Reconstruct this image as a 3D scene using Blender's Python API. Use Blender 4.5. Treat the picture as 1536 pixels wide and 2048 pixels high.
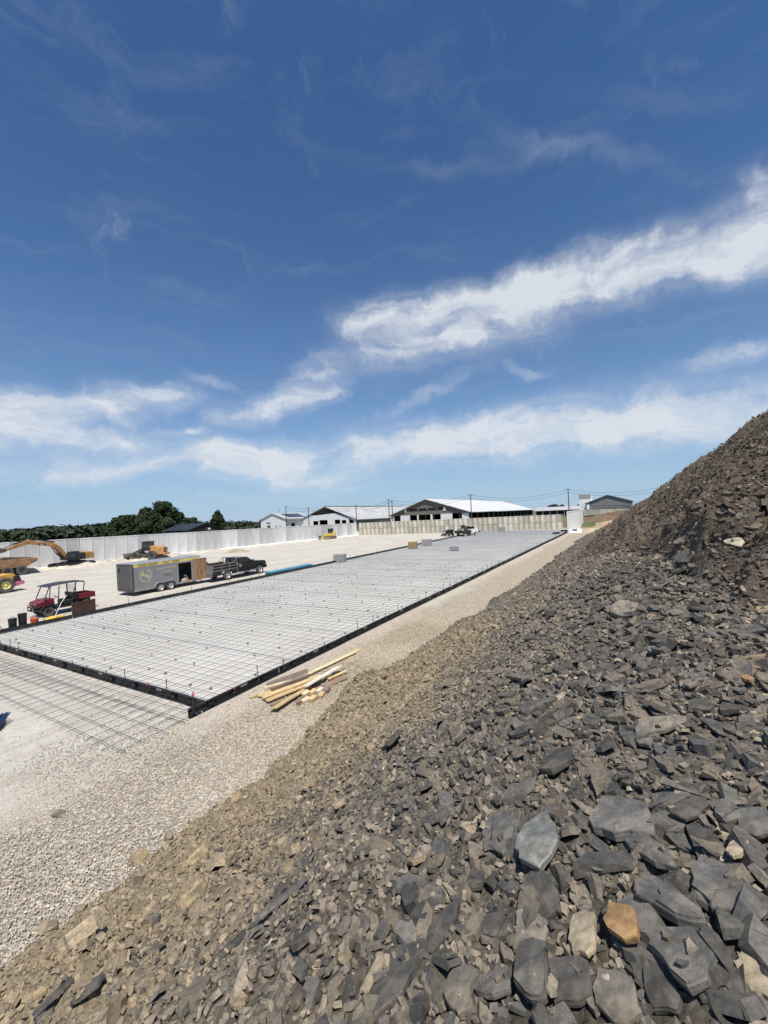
import bpy, bmesh, math, random
import numpy as np
from mathutils import Vector, Matrix

SC = bpy.context.scene
for o in list(bpy.data.objects):
    bpy.data.objects.remove(o)
COL = SC.collection
R = math.radians
SLOPE = 0.0151            # the yard rises this much per metre along the slab

# ------------------------------------------------------------------ camera
ROLL, PITCH, YAW, EYE = 0.04472, 0.01163, -0.53458, 5.40
fw = Vector((math.sin(YAW) * math.cos(PITCH), math.cos(YAW) * math.cos(PITCH), math.sin(PITCH)))
rt = Vector((math.cos(YAW), -math.sin(YAW), 0))
up = rt.cross(fw)
r2 = rt * math.cos(ROLL) - up * math.sin(ROLL)
u2 = up * math.cos(ROLL) + rt * math.sin(ROLL)
cd = bpy.data.cameras.new('camera')
cam = bpy.data.objects.new('camera', cd)
COL.objects.link(cam)
cd.sensor_fit = 'VERTICAL'
cd.sensor_height = 36.0
cd.lens = 860.24 / 2048 * 36.0
cd.clip_start = 0.05
cd.clip_end = 6000
mw = Matrix(((r2.x, u2.x, -fw.x, 0), (r2.y, u2.y, -fw.y, 0), (r2.z, u2.z, -fw.z, EYE), (0, 0, 0, 1)))
cam.matrix_world = mw
SC.camera = cam

# ------------------------------------------------------------------ sun and sky
SUN_EL = 66.0
SUN_AZ = math.atan2(0.64, -0.77)           # azimuth (from +Y towards +X) the sun stands at
sdir = Vector((math.sin(SUN_AZ) * math.cos(R(SUN_EL)), math.cos(SUN_AZ) * math.cos(R(SUN_EL)), math.sin(R(SUN_EL))))
sl = bpy.data.lights.new('sun', 'SUN')
sl.energy = 4.6
sl.angle = R(0.53)
sl.color = (1.0, 0.955, 0.89)
so = bpy.data.objects.new('sun', sl)
COL.objects.link(so)
so.rotation_euler = (-sdir).to_track_quat('-Z', 'Y').to_euler()
so.location = (0, 0, 60)

world = bpy.data.worlds.new('World')
SC.world = world
world.use_nodes = True


class NT:
    """small helper to write node trees"""
    def __init__(self, tree):
        self.t = tree
        tree.nodes.clear()

    def n(self, kind, **kw):
        nd = self.t.nodes.new(kind)
        for k, v in kw.items():
            if k.startswith('i_'):
                nd.inputs[int(k[2:])].default_value = v
            else:
                setattr(nd, k, v)
        return nd

    def l(self, a, b):
        self.t.links.new(a, b)

    def m(self, op, a, b=None, c=None, clamp=False):
        nd = self.t.nodes.new('ShaderNodeMath')
        nd.operation = op
        nd.use_clamp = clamp
        for i, v in enumerate((a, b, c)):
            if v is None:
                continue
            if isinstance(v, (int, float)):
                nd.inputs[i].default_value = v
            else:
                self.t.links.new(v, nd.inputs[i])
        return nd.outputs[0]

    def vm(self, op, a, b=None):
        nd = self.t.nodes.new('ShaderNodeVectorMath')
        nd.operation = op
        for i, v in enumerate((a, b)):
            if v is None:
                continue
            if isinstance(v, (tuple, list)):
                nd.inputs[i].default_value = v
            elif isinstance(v, (int, float)):
                nd.inputs['Scale'].default_value = v
            else:
                self.t.links.new(v, nd.inputs[i])
        return nd.outputs[0]

    def mix(self, f, a, b, blend='MIX', clamp=True):
        nd = self.t.nodes.new('ShaderNodeMix')
        nd.data_type = 'RGBA'
        nd.blend_type = blend
        nd.clamp_factor = clamp
        for i, v in ((0, f), (6, a), (7, b)):
            if isinstance(v, (int, float)):
                nd.inputs[i].default_value = v
            elif isinstance(v, tuple):
                nd.inputs[i].default_value = v if len(v) == 4 else (*v, 1)
            else:
                self.t.links.new(v, nd.inputs[i])
        return nd.outputs[2]

    def ramp(self, x, a, b, smooth=True):
        nd = self.t.nodes.new('ShaderNodeMapRange')
        nd.interpolation_type = 'SMOOTHSTEP' if smooth else 'LINEAR'
        self.t.links.new(x, nd.inputs[0])
        nd.inputs[1].default_value = a
        nd.inputs[2].default_value = b
        return nd.outputs[0]

    def noise(self, vec, scale, detail=4, rough=.55, dist=0.0):
        nd = self.t.nodes.new('ShaderNodeTexNoise')
        nd.inputs['Scale'].default_value = scale
        nd.inputs['Detail'].default_value = detail
        nd.inputs['Roughness'].default_value = rough
        nd.inputs['Distortion'].default_value = dist
        if vec is not None:
            self.t.links.new(vec, nd.inputs['Vector'])
        return nd


def build_sky():
    w = NT(world.node_tree)
    out = w.n('ShaderNodeOutputWorld')
    bg = w.n('ShaderNodeBackground')
    bg.inputs[1].default_value = 0.072
    sky = w.n('ShaderNodeTexSky', sky_type='NISHITA', sun_disc=False)
    sky.sun_elevation = R(SUN_EL)
    sky.sun_rotation = SUN_AZ
    sky.altitude = 250
    sky.air_density = 1.0
    sky.dust_density = 0.3
    sky.ozone_density = 1.6
    tc = w.n('ShaderNodeTexCoord')
    sep = w.n('ShaderNodeSeparateXYZ')
    w.l(tc.outputs['Generated'], sep.inputs[0])
    az = w.m('ARCTAN2', sep.outputs[0], sep.outputs[1])
    el = w.m('ARCSINE', sep.outputs[2])
    cmb = w.n('ShaderNodeCombineXYZ')
    w.l(az, cmb.inputs[0])
    w.l(el, cmb.inputs[1])
    base = cmb.outputs[0]
    # wind-torn edges: shift the look-up by noise
    n1 = w.noise(base, 4.0, 5, .6)
    n2 = w.noise(base, 15.0, 5, .65)
    wa = w.vm('MULTIPLY', w.vm('SUBTRACT', n1.outputs['Color'], (.5, .5, .5)), (0.30, 0.13, 0))
    wb = w.vm('MULTIPLY', w.vm('SUBTRACT', n2.outputs['Color'], (.5, .5, .5)), (0.055, 0.026, 0))
    n3 = w.noise(base, 48.0, 4, .65)
    wc = w.vm('MULTIPLY', w.vm('SUBTRACT', n3.outputs['Color'], (.5, .5, .5)), (0.010, 0.007, 0))
    wv = w.vm('ADD', w.vm('ADD', base, wc), w.vm('ADD', wa, wb))
    s2 = w.n('ShaderNodeSeparateXYZ')
    w.l(wv, s2.inputs[0])
    A, E = s2.outputs[0], s2.outputs[1]
    # cirrus banks: azimuth, elevation, half length, half width, tilt, weight
    total = None
    for (a0, e0, la, lb, tl, wt) in CLOUDS:
        da, de = w.m('SUBTRACT', A, a0), w.m('SUBTRACT', E, e0)
        c, s = math.cos(tl), math.sin(tl)
        u = w.m('ADD', w.m('MULTIPLY', da, c / la), w.m('MULTIPLY', de, s / la))
        v = w.m('ADD', w.m('MULTIPLY', da, -s / lb), w.m('MULTIPLY', de, c / lb))
        q = w.m('ADD', w.m('MULTIPLY', u, u), w.m('MULTIPLY', v, v))
        g = w.m('MULTIPLY', w.m('EXPONENT', w.m('MULTIPLY', q, -1.0)), wt)
        total = g if total is None else w.m('ADD', total, g)
    # drawn-out fibres
    mp = w.n('ShaderNodeMapping')
    w.l(wv, mp.inputs[0])
    mp.inputs['Rotation'].default_value = (0, 0, R(-7))
    mp.inputs['Scale'].default_value = (2.6, 17.0, 1)
    fib = w.noise(mp.outputs[0], 1.0, 9, .60, .12)
    mp2 = w.n('ShaderNodeMapping')
    w.l(wv, mp2.inputs[0])
    mp2.inputs['Rotation'].default_value = (0, 0, R(-27))
    mp2.inputs['Scale'].default_value = (7.0, 46.0, 1)
    fib2 = w.noise(mp2.outputs[0], 1.0, 7, .62, .12)
    iso = w.noise(wv, 8.0, 9, .60)
    f = w.m('ADD', w.m('MULTIPLY', iso.outputs[0], .42), w.m('ADD', w.m('MULTIPLY', fib.outputs[0], .38), w.m('MULTIPLY', fib2.outputs[0], .20)))
    body = w.ramp(w.m('ADD', total, w.m('MULTIPLY', w.m('SUBTRACT', iso.outputs[0], .5), 1.3)), 0.05, 1.25)
    thin = w.m('ADD', w.m('MULTIPLY', w.ramp(f, .34, .66), 1.05), .14)
    dens = w.m('MULTIPLY', body, w.m('ADD', thin, w.m('MULTIPLY', w.ramp(total, .7, 1.6), .30)))
    dens = w.m('MAXIMUM', dens, w.m('MULTIPLY', w.m('MULTIPLY', w.ramp(total, 0.0, .6), w.ramp(f, .25, .7)), .50))
    # a thin veil everywhere, the same out of frame
    veil = w.m('MULTIPLY', w.ramp(fib.outputs[0], .48, .85), 0.10)
    dens = w.m('MAXIMUM', dens, veil, clamp=True)
    dens = w.m('MULTIPLY', dens, w.ramp(el, -.01, .10))
    dens = w.m('MULTIPLY', dens, 0.93)
    skyc = w.mix(1.0, sky.outputs[0], SKY_TINT, 'MULTIPLY')
    # pale haze low over the land, all the way round
    hz = w.m('MULTIPLY', w.m('EXPONENT', w.m('MULTIPLY', w.m('MAXIMUM', el, 0.0), -5.6)), .90)
    skyc = w.mix(hz, skyc, HAZE_COL)
    col = w.mix(dens, skyc, CLOUD_COL)
    w.l(col, bg.inputs[0])
    w.l(bg.outputs[0], out.inputs[0])


SKY_TINT = (0.57, 0.93, 1.26)
CLOUD_COL = (8.6, 9.1, 9.8)
HAZE_COL = (5.3, 6.9, 9.0)
CLOUDS = [
    (-0.477, 0.429, 0.125, 0.043, 0.092, 0.75),
    (-0.293, 0.445, 0.176, 0.039, -0.020, 1.00),
    (-0.095, 0.446, 0.165, 0.039, -0.065, 1.00),
    (0.065, 0.445, 0.122, 0.043, -0.088, 1.05),
    (0.190, 0.428, 0.088, 0.052, -0.044, 1.10),
    (0.206, 0.499, 0.032, 0.031, 0.387, 0.50),
    (-0.422, 0.366, 0.185, 0.031, 0.202, 0.70),
    (-0.309, 0.365, 0.205, 0.045, 0.070, 0.55),
    (-0.439, 0.267, 0.101, 0.013, 0.334, 0.55),
    (-0.215, 0.290, 0.062, 0.012, -0.142, 0.60),
    (-0.537, 0.166, 0.139, 0.032, 0.013, 0.95),
    (-0.319, 0.164, 0.209, 0.042, -0.010, 1.15),
    (-0.080, 0.171, 0.193, 0.049, -0.033, 1.25),
    (0.128, 0.163, 0.141, 0.046, -0.062, 1.20),
    (0.168, 0.250, 0.069, 0.019, 0.038, 0.75),
    (-0.419, 0.194, 0.091, 0.022, -0.074, 0.60),
    (-0.904, 0.139, 0.137, 0.036, -0.077, 1.25),
    (-0.788, 0.156, 0.101, 0.031, 0.057, 1.15),
    (-0.701, 0.109, 0.196, 0.025, -0.002, 0.90),
    (-0.795, 0.256, 0.090, 0.025, 0.211, 1.20),
    (-0.694, 0.275, 0.058, 0.021, 0.188, 1.00),
    (-0.668, 0.328, 0.063, 0.021, 0.384, 0.80),
    (-0.997, 0.273, 0.072, 0.019, 0.001, 1.15),
    (-0.908, 0.307, 0.071, 0.011, -0.115, 0.60),
    (-0.942, 0.201, 0.042, 0.010, 0.034, 0.90),
    (-1.217, 0.236, 0.097, 0.022, -0.010, 1.10),
    (-1.111, 0.244, 0.085, 0.022, -0.068, 1.00),
    (-1.205, 0.189, 0.126, 0.039, 0.079, 1.35),
    (-1.155, 0.119, 0.135, 0.022, 0.085, 1.00),
    (-1.089, 0.174, 0.070, 0.014, -0.032, 0.90),
    (-0.588, 0.074, 0.105, 0.012, -0.010, 0.50),
    (-0.918, 0.053, 0.214, 0.011, 0.024, 0.30),
    (-0.082, 0.647, 0.249, 0.024, -0.422, 0.22),
    (-0.346, 0.677, 0.235, 0.017, -0.114, 0.20),
    (0.055, 0.675, 0.199, 0.022, -0.403, 0.16),
]
build_sky()
SC.cycles.max_bounces = 5
SC.cycles.diffuse_bounces = 3
SC.cycles.glossy_bounces = 2
world.cycles.sampling_method = 'MANUAL'
world.cycles.sample_map_resolution = 256
SC.view_settings.view_transform = 'Standard'
SC.view_settings.look = 'None'
SC.view_settings.exposure = 0.22
SC.view_settings.gamma = 1.0
SC.view_settings.use_curve_mapping = False

# ------------------------------------------------------------------ helpers
def obj(name, me, parent=None, kind=None):
    o = bpy.data.objects.new(name, me)
    COL.objects.link(o)
    if parent is not None:
        o.parent = parent
    if kind:
        o['kind'] = kind
    return o


def tag(o, label, cat, group=None):
    o['label'] = label
    o['category'] = cat
    if group:
        o['group'] = group
    return o


def G(x, y):
    return SLOPE * y


def thing(name, label, cat, x, y, rz=0.0, z=None, group=None, tilt=True):
    """an Empty at the base of a thing; its parts are children in local metres"""
    o = bpy.data.objects.new(name, None)
    o.empty_display_size = .2
    COL.objects.link(o)
    o.rotation_mode = 'ZYX'
    o.rotation_euler = (math.atan(SLOPE) if tilt else 0, 0, rz)
    o.location = (x, y, G(x, y) if z is None else z)
    return tag(o, label, cat, group)


def copy_tree(o, parent=None):
    c = o.copy()
    COL.objects.link(c)
    c.parent = parent
    for ch in list(o.children):
        copy_tree(ch, c)
    return c


class MB:
    """collects shapes into ONE mesh"""
    def __init__(self):
        self.v, self.f = [], []

    def add(self, vs, fs):
        n = len(self.v)
        self.v += [tuple(p) for p in vs]
        self.f += [tuple(i + n for i in q) for q in fs]
        return self

    def box(self, c, s, rot=None):
        hx, hy, hz = s[0] / 2, s[1] / 2, s[2] / 2
        vs = [Vector((sx * hx, sy * hy, sz * hz)) for sz in (-1, 1) for sy in (-1, 1) for sx in (-1, 1)]
        if rot is not None:
            from mathutils import Euler
            m = Euler(rot).to_matrix()
            vs = [m @ p for p in vs]
        vs = [p + Vector(c) for p in vs]
        return self.add(vs, [(0, 2, 3, 1), (4, 5, 7, 6), (0, 1, 5, 4), (2, 6, 7, 3), (0, 4, 6, 2), (1, 3, 7, 5)])

    def b(self, x0, x1, y0, y1, z0, z1):
        return self.box(((x0 + x1) / 2, (y0 + y1) / 2, (z0 + z1) / 2), (x1 - x0, y1 - y0, z1 - z0))

    def prism(self, prof, a, b, axis='x', inset=None):
        """profile points (u,w) drawn in the plane across `axis`, pulled from a to b"""
        n = len(prof)
        def P(u, w, t):
            return {'x': (t, u, w), 'y': (u, t, w), 'z': (u, w, t)}[axis]
        vs = [P(u, w, a) for u, w in prof] + [P(u, w, b) for u, w in prof]
        fs = [tuple(range(n)), tuple(range(2 * n - 1, n - 1, -1))]
        fs += [(i, i + n, (i + 1) % n + n, (i + 1) % n) for i in range(n)]
        return self.add(vs, fs)

    def tube(self, pts, r, n=6, r1=None, cap=True):
        pts = [Vector(p) for p in pts]
        rs = [r if r1 is None else r + (r1 - r) * i / (len(pts) - 1) for i in range(len(pts))]
        rings, last = [], None
        for i, p in enumerate(pts):
            d = (pts[min(i + 1, len(pts) - 1)] - pts[max(i - 1, 0)]).normalized()
            if last is None:
                a = d.orthogonal().normalized()
            else:
                a = (last - d * last.dot(d)).normalized()
            last = a
            bb = d.cross(a)
            rings.append([p + (a * math.cos(2 * math.pi * k / n) + bb * math.sin(2 * math.pi * k / n)) * rs[i] for k in range(n)])
        vs = [q for rg in rings for q in rg]
        fs = []
        for i in range(len(pts) - 1):
            for k in range(n):
                fs.append((i * n + k, i * n + (k + 1) % n, (i + 1) * n + (k + 1) % n, (i + 1) * n + k))
        if cap:
            fs.append(tuple(range(n - 1, -1, -1)))
            fs.append(tuple((len(pts) - 1) * n + k for k in range(n)))
        return self.add(vs, fs)

    def lathe(self, prof, c, axis='x', n=20):
        """profile (radius, along axis) spun round an axis through c"""
        vs, fs = [], []
        for k in range(n):
            a = 2 * math.pi * k / n
            ca, sa = math.cos(a), math.sin(a)
            for r, t in prof:
                if axis == 'x':
                    vs.append((c[0] + t, c[1] + r * ca, c[2] + r * sa))
                elif axis == 'y':
                    vs.append((c[0] + r * ca, c[1] + t, c[2] + r * sa))
                else:
                    vs.append((c[0] + r * ca, c[1] + r * sa, c[2] + t))
        m = len(prof)
        for k in range(n):
            j = (k + 1) % n
            for i in range(m - 1):
                fs.append((k * m + i, j * m + i, j * m + i + 1, k * m + i + 1))
        return self.add(vs, fs)

    def mesh(self, name, mat, smooth=False, bevel=0.0):
        me = bpy.data.meshes.new(name)
        me.from_pydata(self.v, [], self.f)
        bm = bmesh.new()
        bm.from_mesh(me)
        bmesh.ops.remove_doubles(bm, verts=bm.verts, dist=1e-5)
        bmesh.ops.recalc_face_normals(bm, faces=bm.faces)
        if bevel:
            es = [e for e in bm.edges if len(e.link_faces) == 2 and e.calc_face_angle(0) > .5]
            bmesh.ops.bevel(bm, geom=es, offset=bevel, segments=1, affect='EDGES', clamp_overlap=True)
        bm.to_mesh(me)
        bm.free()
        if smooth:
            me.polygons.foreach_set('use_smooth', [True] * len(me.polygons))
            try:
                me.set_sharp_from_angle(angle=R(38))
            except Exception:
                pass
        me.materials.append(mat)
        return me

    def build(self, name, mat, parent=None, smooth=False, bevel=0.0, kind=None):
        return obj(name, self.mesh(name, mat, smooth, bevel), parent, kind)


def np_mesh(name, V, F, mat, smooth=False, tint=None):
    """big meshes from numpy arrays; F is (n,3) or (n,4)"""
    me = bpy.data.meshes.new(name)
    V = np.ascontiguousarray(V, dtype=np.float32)
    F = np.ascontiguousarray(F, dtype=np.int32)
    k = F.shape[1]
    me.vertices.add(len(V))
    me.vertices.foreach_set('co', V.ravel())
    me.loops.add(F.size)
    me.loops.foreach_set('vertex_index', F.ravel())
    me.polygons.add(len(F))
    me.polygons.foreach_set('loop_start', np.arange(0, F.size, k, dtype=np.int32))
    me.polygons.foreach_set('use_smooth', np.full(len(F), smooth))
    me.update(calc_edges=True)
    me.validate()
    if tint is not None:
        at = me.attributes.new('tint', 'FLOAT_COLOR', 'POINT')
        T = np.ones((len(V), 4), np.float32)
        T[:, :3] = tint
        at.data.foreach_set('color', T.ravel())
    me.materials.append(mat)
    return me


# numpy noise
def _h(ix, iy, s):
    n = (ix.astype(np.int64) * 374761393 + iy.astype(np.int64) * 668265263 + s * 1442695041) & 0xffffffff
    n = ((n ^ (n >> 13)) * 1274126177) & 0xffffffff
    n = ((n ^ (n >> 16)) * 2246822519) & 0xffffffff
    return ((n ^ (n >> 15)) & 0xffffff) / float(0xffffff)


def vnoise(x, y, s=0):
    ix, iy = np.floor(x), np.floor(y)
    fx, fy = x - ix, y - iy
    fx, fy = fx * fx * fx * (fx * (fx * 6 - 15) + 10), fy * fy * fy * (fy * (fy * 6 - 15) + 10)
    a, b = _h(ix, iy, s), _h(ix + 1, iy, s)
    c, d = _h(ix, iy + 1, s), _h(ix + 1, iy + 1, s)
    return (a + (b - a) * fx) * (1 - fy) + (c + (d - c) * fx) * fy - .5


def fbm(x, y, o=4, s=0, g=.5):
    t, a = 0, 1.0
    for i in range(o):
        t = t + a * vnoise(x * 2 ** i + 17.3 * i, y * 2 ** i - 9.1 * i, s + i)
        a *= g
    return t


def worley(x, y, s=0):
    ix, iy = np.floor(x), np.floor(y)
    best = np.full(np.shape(x), 9.0)
    for dx in (-1, 0, 1):
        for dy in (-1, 0, 1):
            cx, cy = ix + dx, iy + dy
            px, py = cx + _h(cx, cy, s), cy + _h(cx, cy, s + 7)
            best = np.minimum(best, (px - x) ** 2 + (py - y) ** 2)
    return np.sqrt(best)


def sstep(a, b, x):
    t = np.clip((x - a) / (b - a), 0, 1)
    return t * t * (3 - 2 * t)


# ------------------------------------------------------------------ materials
def principled(t):
    out = t.n('ShaderNodeOutputMaterial')
    p = t.n('ShaderNodeBsdfPrincipled')
    t.l(p.outputs[0], out.inputs[0])
    return p


def mat(name, col, rough=.6, metal=0.0, var=.12, scale=3.0, dust=0.0, dustcol=(.42, .37, .30), bump=0.0, bscale=30, spec=.4, streak=None):
    m = bpy.data.materials.new(name)
    m.use_nodes = True
    t = NT(m.node_tree)
    p = principled(t)
    tc = t.n('ShaderNodeTexCoord')
    vec = tc.outputs['Object']
    if streak:
        mp = t.n('ShaderNodeMapping')
        mp.inputs['Scale'].default_value = streak
        t.l(vec, mp.inputs[0])
        vec = mp.outputs[0]
    nz = t.noise(vec, scale, 6, .6)
    lo = tuple(c * (1 - var * 1.6) for c in col)
    hi = tuple(min(1, c * (1 + var * 1.6)) for c in col)
    c = t.mix(t.ramp(nz.outputs[0], .3, .7), lo, hi)
    if dust:
        n2 = t.noise(tc.outputs['Object'], scale * 2.3, 8, .7)
        c = t.mix(t.m('MULTIPLY', t.ramp(n2.outputs[0], .62 - dust * .4, .78 - dust * .2), min(1, dust * 1.5)), c, dustcol)
    t.l(c, p.inputs['Base Color'])
    p.inputs['Metallic'].default_value = metal
    p.inputs['Roughness'].default_value = rough
    p.inputs['Specular IOR Level'].default_value = spec
    if bump:
        bn = t.noise(tc.outputs['Object'], bscale, 6, .65)
        bp = t.n('ShaderNodeBump')
        bp.inputs['Strength'].default_value = min(1, bump)
        bp.inputs['Distance'].default_value = .02
        t.l(bn.outputs[0], bp.inputs['Height'])
        t.l(bp.outputs[0], p.inputs['Normal'])
    return m


def glass(name, col=(.02, .025, .03)):
    m = mat(name, col, .06, 0, .0, spec=.6)
    return m


def tinted_stone(name, rough=.75, fine=60.0, bump=.5, dist=.006, spec=.3, dust=0.0, strata=0.0):
    """stone whose colour comes from the piece itself ('tint'), with fine grain"""
    m = bpy.data.materials.new(name)
    m.use_nodes = True
    t = NT(m.node_tree)
    p = principled(t)
    at = t.n('ShaderNodeAttribute', attribute_name='tint')
    tc = t.n('ShaderNodeTexCoord')
    n1 = t.noise(tc.outputs['Object'], fine, 6, .7)
    n2 = t.noise(tc.outputs['Object'], fine * .12, 5, .6)
    c = t.mix(t.ramp(n1.outputs[0], .25, .75), (.62, .62, .62), (1.34, 1.32, 1.3))
    c2 = t.mix(t.ramp(n2.outputs[0], .3, .7), (.78, .80, .82), (1.22, 1.18, 1.1))
    col = t.mix(1.0, t.mix(1.0, at.outputs['Color'], c, 'MULTIPLY'), c2, 'MULTIPLY')
    if dust:                                    # pale dried mud caught on the faces
        n3 = t.noise(tc.outputs['Object'], fine * .35, 7, .75)
        col = t.mix(t.m('MULTIPLY', t.ramp(n3.outputs[0], .50, .72), dust), col, (.25, .215, .165))
    if strata:                                  # split edges of the beds
        mp = t.n('ShaderNodeMapping')
        mp.inputs['Scale'].default_value = (4, 4, strata)
        t.l(tc.outputs['Object'], mp.inputs[0])
        n4 = t.noise(mp.outputs[0], 1.0, 3, .6)
        col = t.mix(1.0, col, t.mix(t.ramp(n4.outputs[0], .35, .65), (.72, .72, .72), (1.2, 1.18, 1.14)), 'MULTIPLY')
    t.l(col, p.inputs['Base Color'])
    p.inputs['Roughness'].default_value = rough
    p.inputs['Specular IOR Level'].default_value = spec
    bp = t.n('ShaderNodeBump')
    bp.inputs['Strength'].default_value = bump
    bp.inputs['Distance'].default_value = dist
    t.l(n1.outputs[0], bp.inputs['Height'])
    t.l(bp.outputs[0], p.inputs['Normal'])
    return m
# ------------------------------------------------------------------ shape of the spoil heap
def heap_parts(x, y):
    """smooth height of the heap, weight of the dirt ridge, weight of the pale clay at its foot"""
    edge = 0.55 * fbm(x * 0 + 3.1, y * .33, 3, 40) + .35 * fbm(x * 0 + 1.1, y * 1.1, 2, 44)
    xx = x + edge * sstep(-3.0, -6.5, x)
    ridge = np.interp(xx, [-9, -7.2, -3, 0, 4, 7, 10, 22], [-.9, 0, 2.40, 4.45, 7.75, 9.9, 9.6, -1])
    fade = 1 - sstep(58, 80, y + x * 1.2)
    ridge = ridge * (.1 + .9 * fade) - .4 * (1 - fade)
    lobe = np.interp(xx, [-9, -7.15, -1.5, 0.2, 2.5, 8, 20, 28], [-.9, 0, 3.15, 3.72, 4.0, 4.4, 3, -1])
    lobe = lobe + .065 * np.clip(y, -2, 12) * sstep(-4.5, 0, x)
    yb = np.interp(x, [-6, -3, -.2, 1, 3, 8], [26, 18, 9.6, 5.3, 3.4, 2])
    yb = yb + 1.6 * fbm(x * .8, y * .8, 3, 60)
    w = sstep(0, 1.5, y - yb) * .55 + sstep(0, 4.6, y - yb) * .45
    z = lobe * (1 - w) + ridge * w
    dirt = sstep(-.2, 1.0, y - yb) * sstep(-3.6, -1.0, x + .012 * y + .5 * fbm(x * .5, y * .3, 3, 66))
    clay = sstep(-1.7, -4.7, x + .17 * np.clip(y, 0, 12) - 1.2 + 1.5 * fbm(x * .45, y * .45, 4, 70)) * (1 - sstep(11, 19, y))
    # a slumped lump of clay at the foot, beside the lumber
    z = z + .75 * np.exp(-(((x + 6.35) / .85) ** 2 + ((y - 9.3) / 1.3) ** 2)) + .25 * np.exp(-(((x + 5.9) / .7) ** 2 + ((y - 15.5) / 1.5) ** 2))
    return z, dirt, clay


def heap(x, y):
    x, y = np.asarray(x, float), np.asarray(y, float)
    z, dirt, clay = heap_parts(x, y)
    far = np.clip(np.hypot(x, y) / 30, 0, 1)
    grey = 1 - dirt
    z = z + .30 * fbm(x * .45, y * .45, 3, 1) * (.5 + .8 * dirt)
    # plates lying down-slope: long low waves on the grey part
    z = z + grey * (.055 * fbm(x * 3.0 + y * 1.0, y * 2.6, 4, 8))
    # clods in the dirt and the clay
    wx, wy = x + .3 * fbm(x * 1.7, y * 1.7, 2, 21), y + .3 * fbm(x * 1.7, y * 1.7, 2, 22)
    c1 = np.clip(1 - worley(wx * 1.0, wy * 1.0, 23) * 1.25, 0, 1)
    c2 = np.clip(1 - worley(wx * 2.6, wy * 2.6, 25) * 1.25, 0, 1)
    c3 = np.clip(1 - worley(wx * 7.0, wy * 7.0, 27) * 1.25, 0, 1)
    z = z + dirt * (-.28 + .62 * c1 ** .8 * sstep(-.15, .25, fbm(x * .5, y * .5, 2, 31)) + .24 * c2 * sstep(-.2, .2, fbm(x * .9, y * .9, 2, 33)) + .07 * c3 + .10 * fbm(x * 4, y * 4, 4, 37))
    z = z + clay * (.11 * c2 + .05 * c3 + .06 * fbm(x * 5, y * 5, 3, 35))
    z = z + .055 * fbm(x * 8, y * 8, 3, 12)
    return z + SLOPE * y

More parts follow.
